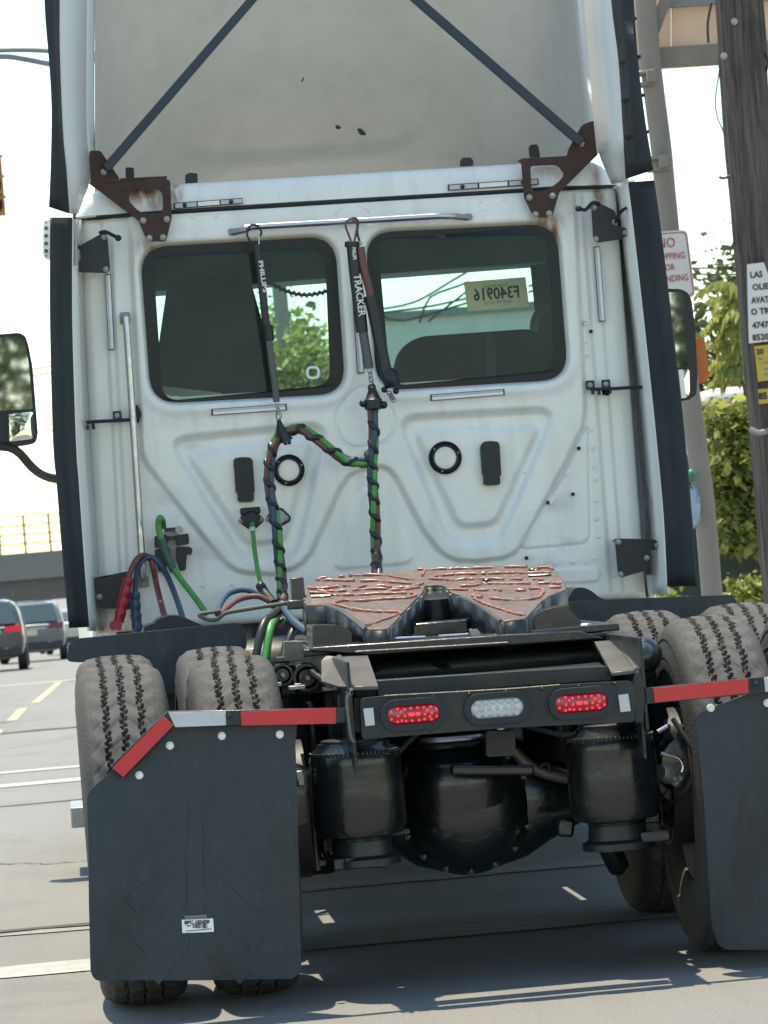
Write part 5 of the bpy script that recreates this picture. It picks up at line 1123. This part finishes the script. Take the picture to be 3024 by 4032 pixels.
# mount: base, side brackets, slide rack, polished pivot
MB().plate([at('J',380,745,11.75),at('J',1659,660,11.75),at('K',440,640,11.75),at('K',600,690,11.75),at('J',770,800,11.75),at('J',380,775,11.75)],(0,.9,.0)).obj('mount_base','greasy_black',TR,bevel=.006)
MB().box((-.02,12.35,1.015),(1.0,.95,.022)).obj('slide_plate','greasy_black',TR,bevel=.004)
MB().plate(rpoly(pts('J',[(380,600),(560,600),(640,640),(640,745),(385,752)],11.95),.01),(0,.3,0)).obj('side_bracket','greasy_black',TR,bevel=.008)
MB().plate(rpoly(pts('K',[(100,560),(200,500),(340,470),(445,585),(410,640),(100,640)],11.98),.01),(0,.3,0)).obj('side_bracket','greasy_black',TR,bevel=.008)
MB().tube([at('J',770,695,11.96),at('J',870,690,11.96)],.017,14).obj('pivot_pin','chrome',TR)
for a,b in (((910,690),(1120,680)),((1205,675),(1400,662))): MB().tube([at('J',*a,11.93),at('J',*b,11.93)],.0055,8).obj('release_rod','chrome',TR)
MB().plate(pts('J',[(1405,630),(1460,625),(1485,660),(1425,668)],11.9),(0,.02,0)).obj('latch_block','bolt_steel',TR)
MB().tube([at('J',660,775,11.72),at('J',1000,755,11.72),at('J',1659,715,11.72)],.004,6).obj('base_edge','worn_steel',TR)
rk=MB().plate(pts('W',[(220,210),(400,205),(400,230),(225,228)],11.9),(0,.1,0)).obj('slide_rack','worn_steel',TR,bevel=.002)
for i in range(9): MB().box(at('W',292+i*19,150,11.9),(.010,.06,.062)).obj('rack_tooth','worn_steel',rk,bevel=.002)
MB().tube(spline(pts('W',[(305,100),(320,72),(480,70),(490,95)],11.9),.02),.005,6).obj('rack_rod','worn_steel',rk)
# grease nipples, small fittings
mb=MB(); uv_sphere(mb,at('K',828,810,11.55),.048,20,14,(1,1.1,1)); mb.lathe(at('K',828,810,11.60),(.3,-1,.25),[(0,.05),(.03,.056),(.05,.05),(.065,.03)],20); mb.obj('shock_bush','greasy_black',TR)
MB().beam(at('K',840,880,11.6),(.60,11.65,.45),.05,.05).obj('shock_absorber','greasy_black',TR)
MB().tube(spline(pts('K',[(380,620),(440,605),(500,598),(520,640),(430,640)],12.1),.02),.006,6).obj('fitting','chrome',TR)
MB().beam(at('K',260,660,11.85),at('K',260,690,11.85),.012,.012).obj('fitting','chrome',TR)
# release handle reaching left
MB().tube(spline(pts('S',[(1095,1360),(980,1378),(800,1405),(640,1435),(600,1470),(545,1480),(490,1462),(470,1445),(490,1435),(560,1425),(612,1415)],12.6),.02),.007,8).obj('release_handle','worn_steel',TR)
MB().box(at('S',1105,1378,12.6),(.06,.05,.03)).obj('handle_guide','greasy_black',TR,bevel=.005); MB().box(at('S',1115,1300,12.7),(.045,.06,.10)).obj('handle_guide','greasy_black',TR,bevel=.005)

# ------------------------------------------------------------------ rear suspension
def airbag(k,x0,x1,y0,y1,Y):
    a=at(k,x0,(y0+y1)/2,Y); b=at(k,x1,(y0+y1)/2,Y); c=(a+b)/2; r=(b-a).length/2; zt=at(k,(x0+x1)/2,y0,Y).z; zb=at(k,(x0+x1)/2,y1,Y).z; H=zt-zb
    prof=[(0,.02),(0,r*.62),(.012,r*.66),(.02,r*.90),(.05,r),(H*.55,r*1.0),(H*.8,r*.97),(H-.04,r*.98),(H-.012,r*.93),(H,r*.80),(H+.012,r*.78),(H+.014,r*.3)]
    o=MB().lathe((c.x,Y,zb),(0,0,1),prof,48).obj('air_spring','greasy_black',TR,ang=50)
    MB().lathe((c.x,Y,zb-.10),(0,0,1),[(.03,r*.80),(.05,r*.80),(.06,r*.66),(.11,r*.62)],32).obj('pedestal','black_steel',o)
    MB().lathe((c.x,Y,zt+.004),(0,0,1),[(0,r*.7),(.018,r*.7),(.02,r*.4)],32).obj('top_cap','black_steel',o,bevel=.003)
    ring=MB()
    for i in range(64):
        t=2*math.pi*i/64; ring.box((c.x+math.cos(t)*r*.945,Y+math.sin(t)*r*.945,zt-.018),(.007,.007,.012),Matrix.Rotation(t,3,'Z'))
    ring.obj('crimp_ring','greasy_black',o,kind='stuff',bevel=.002)
    return o
airbag('M',205,820,225,850,11.42); airbag('N',352,942,125,745,11.42)
for x in (-.40,.38): MB().lathe((x,12.75,.48),(0,0,1),[(0,.08),(.02,.13),(.3,.13),(.32,.10)],28).obj('air_spring','greasy_black',TR)
# axle, banjo housing
q=at('M',1240,660,11.55)
for YA,main in ((YR,True),(YF,False)):
    cx_=q.x if main else 0.0
    v=[]; 
    prof=[(-.72,.062),(-.45,.066),(-.33,.085),(-.24,.13),(-.17,.175),(-.08,.20),(0,.205),(.08,.20),(.17,.175),(.24,.13),(.33,.085),(.45,.066),(.72,.062)]
    ax=MB(); m_=28; vs=[]; fs_=[]
    for (x,r) in prof:
        for k in range(m_):
            t=2*math.pi*k/m_; vs.append((cx_*max(0,1-abs(x)/.7)+x,YA+math.sin(t)*min(r,.115),.515+math.cos(t)*r))
    for i in range(len(prof)-1):
        for k in range(m_): fs_.append((i*m_+k,i*m_+(k+1)%m_,(i+1)*m_+(k+1)%m_,(i+1)*m_+k))
    ax.add(vs,fs_); axo=ax.obj('drive_axle','greasy_black',TR,ang=60)
    MB().lathe((cx_,YA-.10,.515),(0,-1,0),[(-.03,.205),(.0,.207),(.012,.19),(.03,.175),(.07,.16),(.10,.13),(.125,.08),(.135,.02)],48).obj('axle_cover','greasy_black',axo)
    for i in range(16):
        t=2*math.pi*i/16; bolt(axo,(cx_+math.cos(t)*.195,YA-.105,.515+math.sin(t)*.195),.008,material='greasy_black')
    for s in (-1,1):
        MB().box((s*.46,YA,.44),(.12,.34,.05)).obj('spring_seat','greasy_black',axo,bevel=.01)
        MB().beam((s*.46,YA-.42,.40),(s*.46,YA+.55,.42),.09,.035).obj('spring_arm','greasy_black',axo,bevel=.006)
        MB().lathe((s*.55,YA-.05,.55),(s,0,0),[(0,.16),(0,.21),(.10,.21),(.12,.17)],32).obj('brake_drum','rim_dark',axo)
        MB().lathe((s*.40,YA-.22,.64),(0,1,0),[(-.06,.03),(-.05,.075),(0,.08),(.005,.088),(.015,.088),(.02,.08),(.10,.078),(.12,.04)],24).obj('brake_chamber','greasy_black',axo)
# dome and arm above the housing
dm=MB().lathe(at('M',1150,300,11.62),(0,-.25,1),[(-.12,.17),(-.05,.165),(.0,.15),(.03,.12),(.045,.07),(.05,.01)],32).obj('carrier_dome','greasy_black',TR)
for dz,r in ((.035,.150),(.055,.152)): MB().tube([at('M',1150,240,11.60)+Vector((math.cos(t)*r,math.sin(t)*r*.9,dz-.02)) for t in np.linspace(math.pi*1.05,math.pi*1.95,20)],.010,8).obj('dome_rib','chrome' if dz>.05 else 'greasy_black',dm)
MB().plate(rpoly(pts('M',[(1352,130),(1540,130),(1545,290),(1352,300)],11.4),.01),(0,.08,0)).obj('torque_bracket','black_steel',TR,bevel=.006)
MB().beam(at('M',1120,385,11.42),at('M',1659,385,11.42),.05,.030).obj('torque_rod','greasy_black',TR,bevel=.008)
MB().tube(spline([at('N',0,260,11.62),at('N',100,355,11.62),at('N',220,410,11.62),at('N',370,445,11.62)],.02),.018,12).obj('brake_hose','worn_steel',TR)
MB().tube(spline([at('N',160,370,11.6),at('N',215,340,11.6),at('N',240,400,11.6)],.02),.006,8).obj('brake_line','black_rubber',TR)
# pivot bushes by the left rail
for x,y,r in ((260,370,.036),(488,395,.046)):
    c=at('W',x,y,11.95); o=MB().lathe(c,(0,-1,0),[(-.04,r),(.02,r),(.035,r*.95),(.035,r*.75),(.03,r*.7),(.045,r*.55),(.045,r*.3),(.07,r*.25),(.07,.002)],24).obj('pivot_bush','greasy_black',TR)
    MB().tube([c+Vector((0,-.05,0)),c+Vector((0,-.085,0))],.007,8).obj('pivot_bolt','bolt_steel',o)
MB().beam(at('W',80,290,12.0),at('W',330,285,12.0),.03,.03).obj('link_rod','black_steel',TR)
MB().beam(at('W',540,340,11.85),at('W',720,480,11.4),.012,.012).obj('sensor_link','worn_steel',TR)
for x,y in ((180,465),(400,490),(720,500),(790,480)): MB().box(at('W',x,y,11.6),(.05,.04,.012)).box(at('W',x+10,y-14,11.6),(.02,.03,.015)).obj('fitting','bolt_steel',TR,bevel=.002)
MB().plate(pts('W',[(780,560),(845,560),(835,670),(785,670)],11.5),(0,.02,0)).obj('label_plate','rod_grey',TR)
MB().box((-.56,12.2,.93),(.06,.5,.10)).obj('height_valve','black_steel',TR,bevel=.01); MB().box((-.5,11.9,.62),(.04,.06,.5)).obj('shock_absorber','greasy_black',TR,bevel=.015)
# fittings on the right inner side
MB().lathe(at('K',1062,1320,11.5),(.35,-1,.2),[(-.03,.03),(.0,.032),(.03,.03),(.035,.02),(.05,.018)],16).obj('brake_fitting','worn_steel',TR)
MB().tube([at('K',940,1300,11.45),at('K',1005,1262,11.45)],.008,8).obj('fitting','chrome',TR)
MB().tube(spline(pts('K',[(958,1436),(1030,1450),(1080,1470),(1105,1520),(1095,1560)],11.45),.02),.006,8).obj('brake_line','chrome',TR)
MB().lathe(at('K',1060,1560,11.5),(-.9,-.5,.1),[(-.06,.02),(-.05,.034),(.04,.036),(.06,.024)],16).obj('slack_adjuster','bolt_steel',TR)
for x,y in ((1055,1608),(1085,1600),(1060,1630)): bolt(TR,at('K',x,y,11.45),.007)
MB().lathe((.58,11.62,.55),(.2,-1,0),[(-.05,.06),(0,.085),(.01,.09),(.05,.08),(.07,.03)],24).obj('brake_chamber','greasy_black',TR)
MB().beam(at('N',340,700,11.5),at('N',330,820,11.5),.05,.05).obj('shock_mount','greasy_black',TR,bevel=.01); MB().beam(at('N',600,850,11.75),at('N',700,1050,11.8),.06,.06).obj('shock_absorber','greasy_black',TR,bevel=.02)
MB().beam(at('M',420,985,11.35),at('M',700,990,11.35),.05,.03).obj('spring_arm','greasy_black',TR,bevel=.006)
for k,x,y in (('L',1625,920),('L',1635,950)): MB().box(at(k,x,y,11.4),(.02,.02,.03)).obj('fitting','bolt_steel',TR,bevel=.003)

# ------------------------------------------------------------------ mud flaps and hangers
YM=11.10
def hanger(k,l,Y,parent,nm='flap_hanger'): return MB().plate(rpoly(pts(k,l,Y),.006,3),(0,.03,0)).obj(nm,'black_steel',TR,bevel=.004)
hg=MB().plate([at('L',388,862,YM),at('L',762,498,YM),at('J',600,1140,YM),at('J',605,1240,YM),at('L',805,604,YM),at('L',480,932,YM)],(0,.03,0)).obj('flap_hanger','black_steel',TR,bevel=.004)
def tape(k,l,m,parent): return MB().plate(pts(k,l,YM-.002),(0,-.003,0)).obj('reflective_tape',m,parent,bevel=.001)
tape('L',[(402,868),(738,532),(802,588),(472,930)],'reflect_red',hg); tape('L',[(768,506),(1143,499),(1145,590),(812,603)],'reflect_white',hg)
MB().plate([at('L',1240,502,YM-.002),at('J',535,1138,YM-.002),at('J',537,1243,YM-.002),at('L',1245,592,YM-.002)],(0,-.003,0)).obj('reflective_tape','reflect_red',hg,bevel=.001)
h2=MB().plate([at('K',850,1012,YM),at('K',1659,935,YM),at('K',2250,880,YM),at('K',2600,1150,YM),at('K',2540,1230,YM),at('K',2210,978,YM),at('K',1659,1040,YM),at('K',860,1115,YM)],(0,.03,0)).obj('flap_hanger','black_steel',TR,bevel=.004)
tape('K',[(908,1012),(1528,950),(1533,1044),(918,1106)],'reflect_red',h2); tape('K',[(1632,942),(2000,908),(2000,1000),(1640,1035)],'reflect_white',h2)
for (k,x,y) in (('K',1582,982),('L',1165,528)): bolt(hg if k=='L' else h2,at(k,x,y,YM-.004),.008,material='black_steel')
def flap(P,parent_lab,ribs):
    o=MB().plate(rpoly(P,.02,4),(0,.010,0)).obj('mud_flap','flap_rubber',TR,bevel=.002,label=parent_lab)
    for l in ribs: MB().plate(l,(0,-.0012,0)).obj('chevron_rib','flap_rubber',o,bevel=.0011)
    return o
YK=YM+.032
PL=[at('L',235,1030,YK),at('L',405,880,YK),at('L',765,525,YK),at('J',285,1205,YK),at('J',270,1390,YK),at('L',1600,760,YK),at('O',1388,0,YK),at('O',1402,600,YK),at('O',1408,735,YK),at('O',1368,778,YK),at('O',445,778,YK),at('O',422,738,YK),at('O',414,400,YK),at('L',246,1400,YK)]
rb=[]
for (x0,y0,x1,y1,w_) in ((860,170,600,400,70),(870,350,640,590,70),(880,560,700,740,60)):
    rb.append(pts('O',[(x0,y0),(x0+2,y0+w_),(x1+40,y1+w_),(x1-20,y1)],YK-.001)); X2=2*905
    rb.append(pts('O',[(X2-x0,y0),(X2-x0+2,y0+w_),(X2-x1+10,y1+w_),(X2-x1+60,y1)],YK-.001))
rb.append(pts('O',[(876,-60),(942,-60),(950,470),(872,470)],YK-.001))
fo=FL_=flap(PL,'left black rubber mud flap with small white sticker',rb)
for x,y in ((578,916),(778,723),(1117,660),(1496,650)): bolt(fo,at('L',x,y,YK-.002),.0088,material='sticker_white')
stk=MB().plate(pts('O',[(847,497),(993,490),(997,552),(850,558)],YK-.004),(0,-.001,0)).obj('sticker','sticker_white',fo)
sr=(at('O',993,490,YK)-at('O',847,497,YK)).normalized(); su=Vector((-sr.z,0,sr.x))
lettering('BPC 102420',at('O',918,508,YK-.006),sr,su,.014,'ink_black',stk,bold=.0006,width=.072)
for i in range(14): MB().box(at('O',898+i*5.2,525,YK-.0055),(random.choice((.0012,.002,.003)),.0006,.013)).obj('bar_line','ink_black',stk)
MB().box(at('O',925,544,YK-.0055),(.075,.0006,.003)).obj('print_line','ink_grey',stk); MB().box(at('O',880,525,YK-.0055),(.012,.0006,.004)).obj('print_line','ink_grey',stk)
MB().plate(pts('O',[(860,478),(962,472),(964,488),(862,494)],YK-.004),(0,-.001,0)).obj('sticker_remnant','ink_grey',fo)
PRr=[at('N',1180,20,YK),at('K',1659,1000,YK),at('K',2250,950,YK),at('K',2550,1200,YK),at('N',2300,600,YK),at('N',2420,1560,YK),at('N',1400,1566,YK),at('N',1340,1530,YK),at('N',1296,1400,YK),at('N',1262,1000,YK),at('N',1235,600,YK)]
fo2=flap(PRr,'right black rubber mud flap cut by the right edge of the picture',[])
for x,y in ((1285,1140),(1655,1108)): bolt(fo2,at('K',x,y,YK-.002),.0088,material='sticker_white')

# the rubber hangs in a shallow bow, so warp each flap with everything fixed to it
def warp(o, xc, ph):
    bm=bmesh.new(); bm.from_mesh(o.data)
    for _ in range(5):
        lg=[e for e in bm.edges if e.calc_length()>.07]
        if not lg: break
        bmesh.ops.subdivide_edges(bm,edges=lg,cuts=1,use_grid_fill=True); bmesh.ops.triangulate(bm,faces=[f for f in bm.faces if len(f.verts)>4])
    for v in bm.verts:
        d=max(0,.78-v.co.z); x=(v.co.x-xc)/.3
        v.co.y += -.035*(math.sin(d*2.4+ph)-math.sin(ph)) + .020*math.sin(x*1.7+ph)*min(1,d*2.5) + .011*math.sin(x*4+d*6+ph)*min(1,d*2)
    bm.to_mesh(o.data); bm.free(); finish(o.data,True,40)
    for c in o.children:
        if c.type=='MESH' and c.data.users==1: warp(c,xc,ph)
warp(fo,-.95,.3); warp(fo2,.9,1.1)
# small lines, bolts and ties under the frame
for l,r,m in (([(-.36,11.5,.80),(-.30,11.45,.70),(-.20,11.5,.76),(-.05,11.55,.79)],.008,'black_rubber'),([(.30,11.45,.80),(.25,11.4,.72),(.12,11.5,.75),(-.02,11.6,.80)],.008,'black_rubber'),([(-.55,11.6,.66),(-.50,11.5,.55),(-.40,11.55,.47),(-.25,11.6,.46)],.009,'worn_steel'),
    ([(.20,11.75,.62),(.33,11.7,.57),(.48,11.65,.56),(.60,11.62,.58)],.007,'worn_steel'),([(-.20,11.75,.63),(-.33,11.68,.60),(-.48,11.65,.57),(-.58,11.62,.58)],.007,'worn_steel'),([(.55,11.4,.74),(.60,11.35,.62),(.57,11.4,.52),(.52,11.5,.47)],.008,'black_rubber')):
    MB().tube(spline(l,.02),r,8).obj('brake_line',m,TR)
for s in (-1,1):
    for dy in (-.07,.07):
        MB().tube(spline([(s*.40,11.75+dy,.36),(s*.40,11.75+dy,.60),(s*.43,11.75+dy,.625),(s*.50,11.75+dy,.625),(s*.53,11.75+dy,.60),(s*.53,11.75+dy,.36)],.02),.009,8).obj('axle_bolt','worn_steel',TR)
for x in np.linspace(-.30,.34,7): bolt(pn,Vector((x,11.076,at('J',850,1064,11.08).z-.012+(x+.30)*PX.z/PX.x)),.005,material='black_steel',h=.004)
# ------------------------------------------------------------------ hoses and hose tenders hanging on the cab
def chain(parent,a,b,n=5,r=.0045):
    a=Vector(a); b=Vector(b); d=(b-a)/n
    for i in range(n):
        c=a+d*(i+.5); L=d.length*.75; ax=d.normalized(); sd=ax.orthogonal().normalized() if i%2 else ax.cross(ax.orthogonal()).normalized()
        P=[c+ax*math.cos(t)*L+sd*math.sin(t)*r*1.8 for t in np.linspace(0,2*math.pi,13)]
        MB().tube(P,r*.42,6,caps=False).obj('chain_link','bolt_steel',parent)
YT1=15.22
def tender(name,label,loc): return thing(name,label,'hose tender',loc,'hose tenders on the rail')
# left tender
t1=tender('hose_tender','thin black hose tender hanging in front of the left rear window',at('Q',1085,1350,YT1))
MB().tube(spline(pts('Q',[(960,150),(975,130),(970,100),(945,72),(905,65),(878,95),(872,140),(895,185),(915,200)],YT1+.06),.01),.0045,8).obj('hook','black_plastic',t1)
MB().tube(pts('Q',[(958,140),(958,215)],YT1+.03),.003,6).obj('cord','reflect_white',t1)
P=spline(pts('Q',[(940,210),(960,350),(985,560),(1010,780),(1025,820)],YT1),.03); MB().tube(P,.0155,14).obj('sleeve','spiral_black',t1)
MB().lathe(at('Q',1030,850,YT1),at('Q',1020,790,YT1)-at('Q',1035,890,YT1),[(-.03,.019),(.03,.019)],14).obj('collar','black_plastic',t1,bevel=.003)
MB().tube(spline(pts('Q',[(1030,890),(1048,1050),(1070,1200),(1086,1350)],YT1),.03),.0135,12).obj('rod','rod_grey',t1)
def runtext(txt,k,a,b,Y,size,parent,mt='ink_white',width=None):
    A=at(k,*a,Y); B=at(k,*b,Y); d=(B-A).normalized(); u=Vector((-d.z,0,d.x))
    if u.x<0: u=-u
    lettering(txt,(A+B)/2,d,u,size,mt,parent,bold=.0008,width=(B-A).length)
runtext('PHILLIPS',"Q",(968,325),(1003,555),YT1-.0165,.024,t1)
chain(t1,at('Q',1088,1350,YT1),at('S',990,165,YT1),3)
MB().tube(spline(pts('S',[(985,80),(972,120),(975,160),(990,168),(1008,155),(1003,115),(985,85)],YT1-.01),.01),.003,6).obj('snap_hook','bolt_steel',t1)
# middle tender with lettering
t2=tender('hose_tender','fat black lettered hose tender between the two rear windows',at('R',180,1050,YT1))
for l in ([(50,20),(25,40),(20,75),(40,130),(58,180)],[(50,20),(85,35),(98,70),(88,130),(78,180)]):
    MB().tube(spline(pts('R',l,YT1+.04),.01),.0045,8).obj('loop_cord','hose_brown',t2)
P=spline(pts('R',[(65,190),(85,400),(110,600),(132,800)],YT1),.03); MB().tube(P,.0245,16).obj('sleeve','spiral_black',t2)
MB().lathe(at('R',64,195,YT1),(.1,0,1),[(-.012,.030),(.008,.030),(.012,.022)],16).obj('cap','black_plastic',t2)
MB().tube(spline(pts('R',[(140,800),(160,930),(180,1048)],YT1),.03),.0185,14).obj('rod','rod_grey',t2)
runtext('PHILLIPS','R',(74,215),(82,300),YT1-.0262,.018,t2); runtext('TRACKER','R',(94,400),(132,690),YT1-.0262,.040,t2)
chain(t2,at('R',183,1050,YT1),at('R',200,1170,YT1),4,.006)
# third, dark hose holder hanging free
t3=tender('hose_tender','black and brown hose tender slanting across the right rear window edge',at('R',340,1130,YT1-.02))
MB().tube(spline(pts('R',[(118,185),(100,120),(104,60),(95,20),(60,15)],YT1+.05),.01),.0045,8).obj('hook','black_plastic',t3)
MB().lathe(at('R',118,190,YT1),(0,-1,0),[(0,.006),(0,.010),(.005,.010),(.005,.006)],14).obj('ring','bolt_steel',t3)
MB().tube(spline(pts('R',[(120,215),(140,340),(180,500),(190,550)],YT1-.01),.03),.0165,12).obj('upper_hose','hose_brown',t3)
MB().tube(spline(pts('R',[(185,550),(220,700),(260,900),(300,1090)],YT1-.01),.03),.0245,14).obj('lower_hose','spiral_black',t3)
mb=MB(); P=spline(pts('R',[(290,1060),(330,1120),(345,1180)],YT1-.01),.01); mb.tube(P,[.024+.012*math.sin(math.pi*i/len(P)) for i in range(len(P))],14); mb.obj('clamp_body','black_plastic',t3)
for a in ((285,1195),(365,1205)): mb=MB(); uv_sphere(mb,at('R',*a,YT1-.02),.013,10,8); mb.obj('clamp_screw','black_plastic',t3)
chain(t3,at('R',315,1210,YT1-.02),at('R',352,1275,YT1-.02),4,.007)
# twisted bundles
def bundle(name,label,path,r=.0105,off=.0125,turns=9.0,cat='hose bundle'):
    e=thing(name,label,cat,path[0],'twisted hose bundles'); P=spline(path,.006); fr=frames(P); Ls=[0]
    for a,b in zip(P,P[1:]): Ls.append(Ls[-1]+(b-a).length)
    for nm,m,ph,rr,oo,tw in (('green_cable','hose_green',0,.0120,.0105,1),('red_hose','hose_brown',2.1,.0120,.0105,1),('blue_hose','hose_blue',4.2,.0120,.0105,1),('spiral_wrap','spiral_black',1.0,.0125,.0130,0)):
        pp=[]; rl=[]
        for i,p in enumerate(P):
            T,N,B=fr[i]; t=Ls[i]
            if tw: a=ph+t*9.0; pp.append(p+(N*math.cos(a)+B*math.sin(a))*oo)
            else: a=ph-t*84.0-1.1*math.sin(t*11+ph); pp.append(p+(N*math.cos(a)+B*math.sin(a))*oo)
        MB().tube(pp,rr,9).obj(nm,m,e)
    return e
yb=15.12
bundle('hose_bundle','twisted green, red and blue hose bundle below the left rear window',[at('S',1000,1500,14.6),at('S',1012,1400,14.9),at('S',1015,1320,15.05),at('S',1003,1150,yb),at('S',985,950,yb),at('S',955,750,yb),at('S',932,600,yb),at('S',928,470,yb),at('S',955,350,yb),at('S',1008,250,yb)])
bundle('hose_bundle','drooping link of twisted hoses between the two upright bundles',[at('S',1040,248,yb-.02),at('S',1130,232,yb-.02),at('S',1230,290,yb-.02),at('S',1330,362,yb-.02),at('S',1420,430,yb-.02),at('S',1500,452,yb-.02),at('S',1560,440,yb),at('S',1592,395,yb)])
bundle('hose_bundle','straight upright twisted hose bundle hanging at the centre of the cab',[at('S',1635,1260,14.95),at('S',1630,1170,15.0),at('S',1628,1000,yb),at('S',1618,800,yb),at('S',1608,600,yb),at('S',1600,450,yb),at('S',1612,300,yb),at('S',1612,200,yb),at('S',1600,90,yb)])
cl=thing('hose_clamp','black hose clamp with ring on top of the central bundle','clamp',at('R',210,1290,yb))
mb=MB(); mb.lathe(at('R',210,1290,yb-.01),(.0,0,1),[(-.025,.030),(-.02,.036),(.015,.036),(.02,.03),(.05,.018),(.062,.012)],16); mb.obj('clamp_body','black_plastic',cl)
for a in ((140,1290),(280,1300)): mb=MB(); uv_sphere(mb,at('R',*a,yb-.02),.016,10,8); mb.obj('clamp_screw','black_plastic',cl)
MB().tube([at('R',200,1185,yb-.02)+Vector((math.cos(t)*.012,0,math.sin(t)*.015)) for t in np.linspace(0,2*math.pi,15)],.005,6,caps=False).obj('ring','black_plastic',cl)
c2=thing('hose_clamp','black hose clamp gripping the top of the left bundle','clamp',at('S',1020,270,yb))
mb=MB(); P=spline(pts('S',[(990,170),(1005,220),(1030,270),(1050,310)],yb-.03),.01); mb.tube(P,[.008+.018*i/len(P) for i in range(len(P))],12); mb.obj('clamp_body','black_plastic',c2)
for a in ((1035,320),(1060,315)): MB().box(at('S',*a,yb-.045),(.014,.012,.02)).obj('clamp_screw','black_plastic',c2,bevel=.003)
MB().tube(spline(pts('S',[(985,180),(978,240),(975,290)],yb-.04),.02),.003,6).obj('tie_cord','spiral_black',c2)
# single hoses at the lower left
def hose(name,label,path,r,m,cat='air hose'):
    e=thing(name,label,cat,path[0]); MB().tube(spline(path,.015),r,12).obj('hose',m,e); return e
yh=15.15
e=hose('red_air_hose','red air hose arched over the foot of the grab rail',[at('I',1105,1300,14.7),at('I',1065,1170,14.9),at('I',1025,1010,yh),at('I',1000,880,yh),at('I',975,825,yh),at('I',940,806,yh-.03),at('I',900,826,yh-.06),at('I',862,890,yh-.08),at('I',838,960,yh-.08)],.0115,'hose_red')
P=[at('I',838,955,yh-.08),at('I',815,1060,yh-.08),at('I',790,1170,yh-.08),at('I',775,1245,yh-.08)]
hp=spline(P,.006); MB().tube(hp,[.021+.0016*math.sin(i*.9) for i in range(len(hp))],14).obj('grip','handle_red',e)
MB().plate(rpoly(pts('I',[(715,1245),(750,1228),(800,1250),(790,1300),(750,1290),(745,1300),(712,1285)],yh-.06),.01,3),(0,-.05,0)).obj('coupling','handle_red',e,bevel=.008)
e=hose('blue_air_hose','blue air hose arched beside the red one at the grab rail foot',[at('I',1212,1280,14.7),at('I',1160,1110,14.95),at('I',1105,970,yh),at('I',1050,870,yh),at('I',1000,825,yh),at('I',955,822,yh-.02),at('I',912,865,yh-.03),at('I',888,950,yh-.03),at('I',882,1060,yh-.03)],.0115,'hose_blue')
hp=spline([at('I',880,1050,yh-.03),at('I',885,1160,yh-.03),at('I',900,1320,yh-.03)],.006); MB().tube(hp,[.021+.0016*math.sin(i*.9) for i in range(len(hp))],14).obj('grip','hose_blue',e)
e=hose('green_power_cable','green power cable looping over the black dummy couplings',[at('I',1345,1185,14.9),at('I',1275,1085,15.0),at('I',1190,975,15.1),at('I',1125,880,yh),at('I',1075,760,yh),at('I',1042,660,yh),at('I',1034,600,yh),at('I',1043,562,yh),at('I',1060,575,15.25),at('I',1068,620,15.3)],.0125,'hose_green','cable')
MB().tube(spline([at('I',1138,915,yh-.004),at('I',1090,810,yh-.004),at('I',1055,700,yh-.004)],.02),.0155,12).obj('sleeve','sleeve_green',e)
e=hose('green_plug_cable','thin green cable hanging straight from the black socket',[at('S',818,850,15.33),at('S',822,900,15.28),at('S',832,1010,15.2),at('S',855,1160,15.12),at('S',880,1265,15.0)],.0095,'hose_green','cable')
MB().tube(spline([at('S',872,1255,15.0),at('S',905,1310,14.95),at('S',960,1375,14.85)],.02),.020,12).obj('sleeve','spiral_black',e)
MB().lathe(at('S',820,885,15.28),(0,.1,1),[(-.008,.0125),(.008,.0125)],12).obj('collar','reflect_white',e)
hose('blue_deck_hose','short blue hose curving into the black sleeve by the release handle',[at('S',590,1440,14.6),at('S',612,1375,14.7),at('S',660,1310,14.8),at('S',740,1282,14.85),at('S',810,1290,14.85),at('S',880,1330,14.85)],.011,'hose_blue')
hose('red_deck_hose','short red hose curving under the blue one by the release handle',[at('S',610,1440,14.55),at('S',660,1392,14.65),at('S',720,1350,14.75),at('S',790,1328,14.8),at('S',860,1325,14.8),at('S',940,1360,14.8)],.011,'hose_brown')
# tangle of hoses on the deck behind the left tyre
for i,(m,l) in enumerate((('hose_green',[(880,1950),(930,1560),(960,1480),(1000,1420)]),('spiral_black',[(800,1950),(880,1540),(950,1450),(1010,1400)]),('hose_blue',[(1180,1560),(1100,1500),(1050,1440),(1020,1390)]),('spiral_black',[(960,1900),(1080,1560),(1140,1520),(1200,1500)]))):
    hose('deck_hose',('green hose dropping to the deck behind the left tyres','black hose dropping to the deck behind the left tyres','blue hose dropping beside the fifth wheel','black hose lying on the deck beside the fifth wheel')[i],[at('S',a,b,14.2+.1*j) for j,(a,b) in enumerate(l)],.016,m)
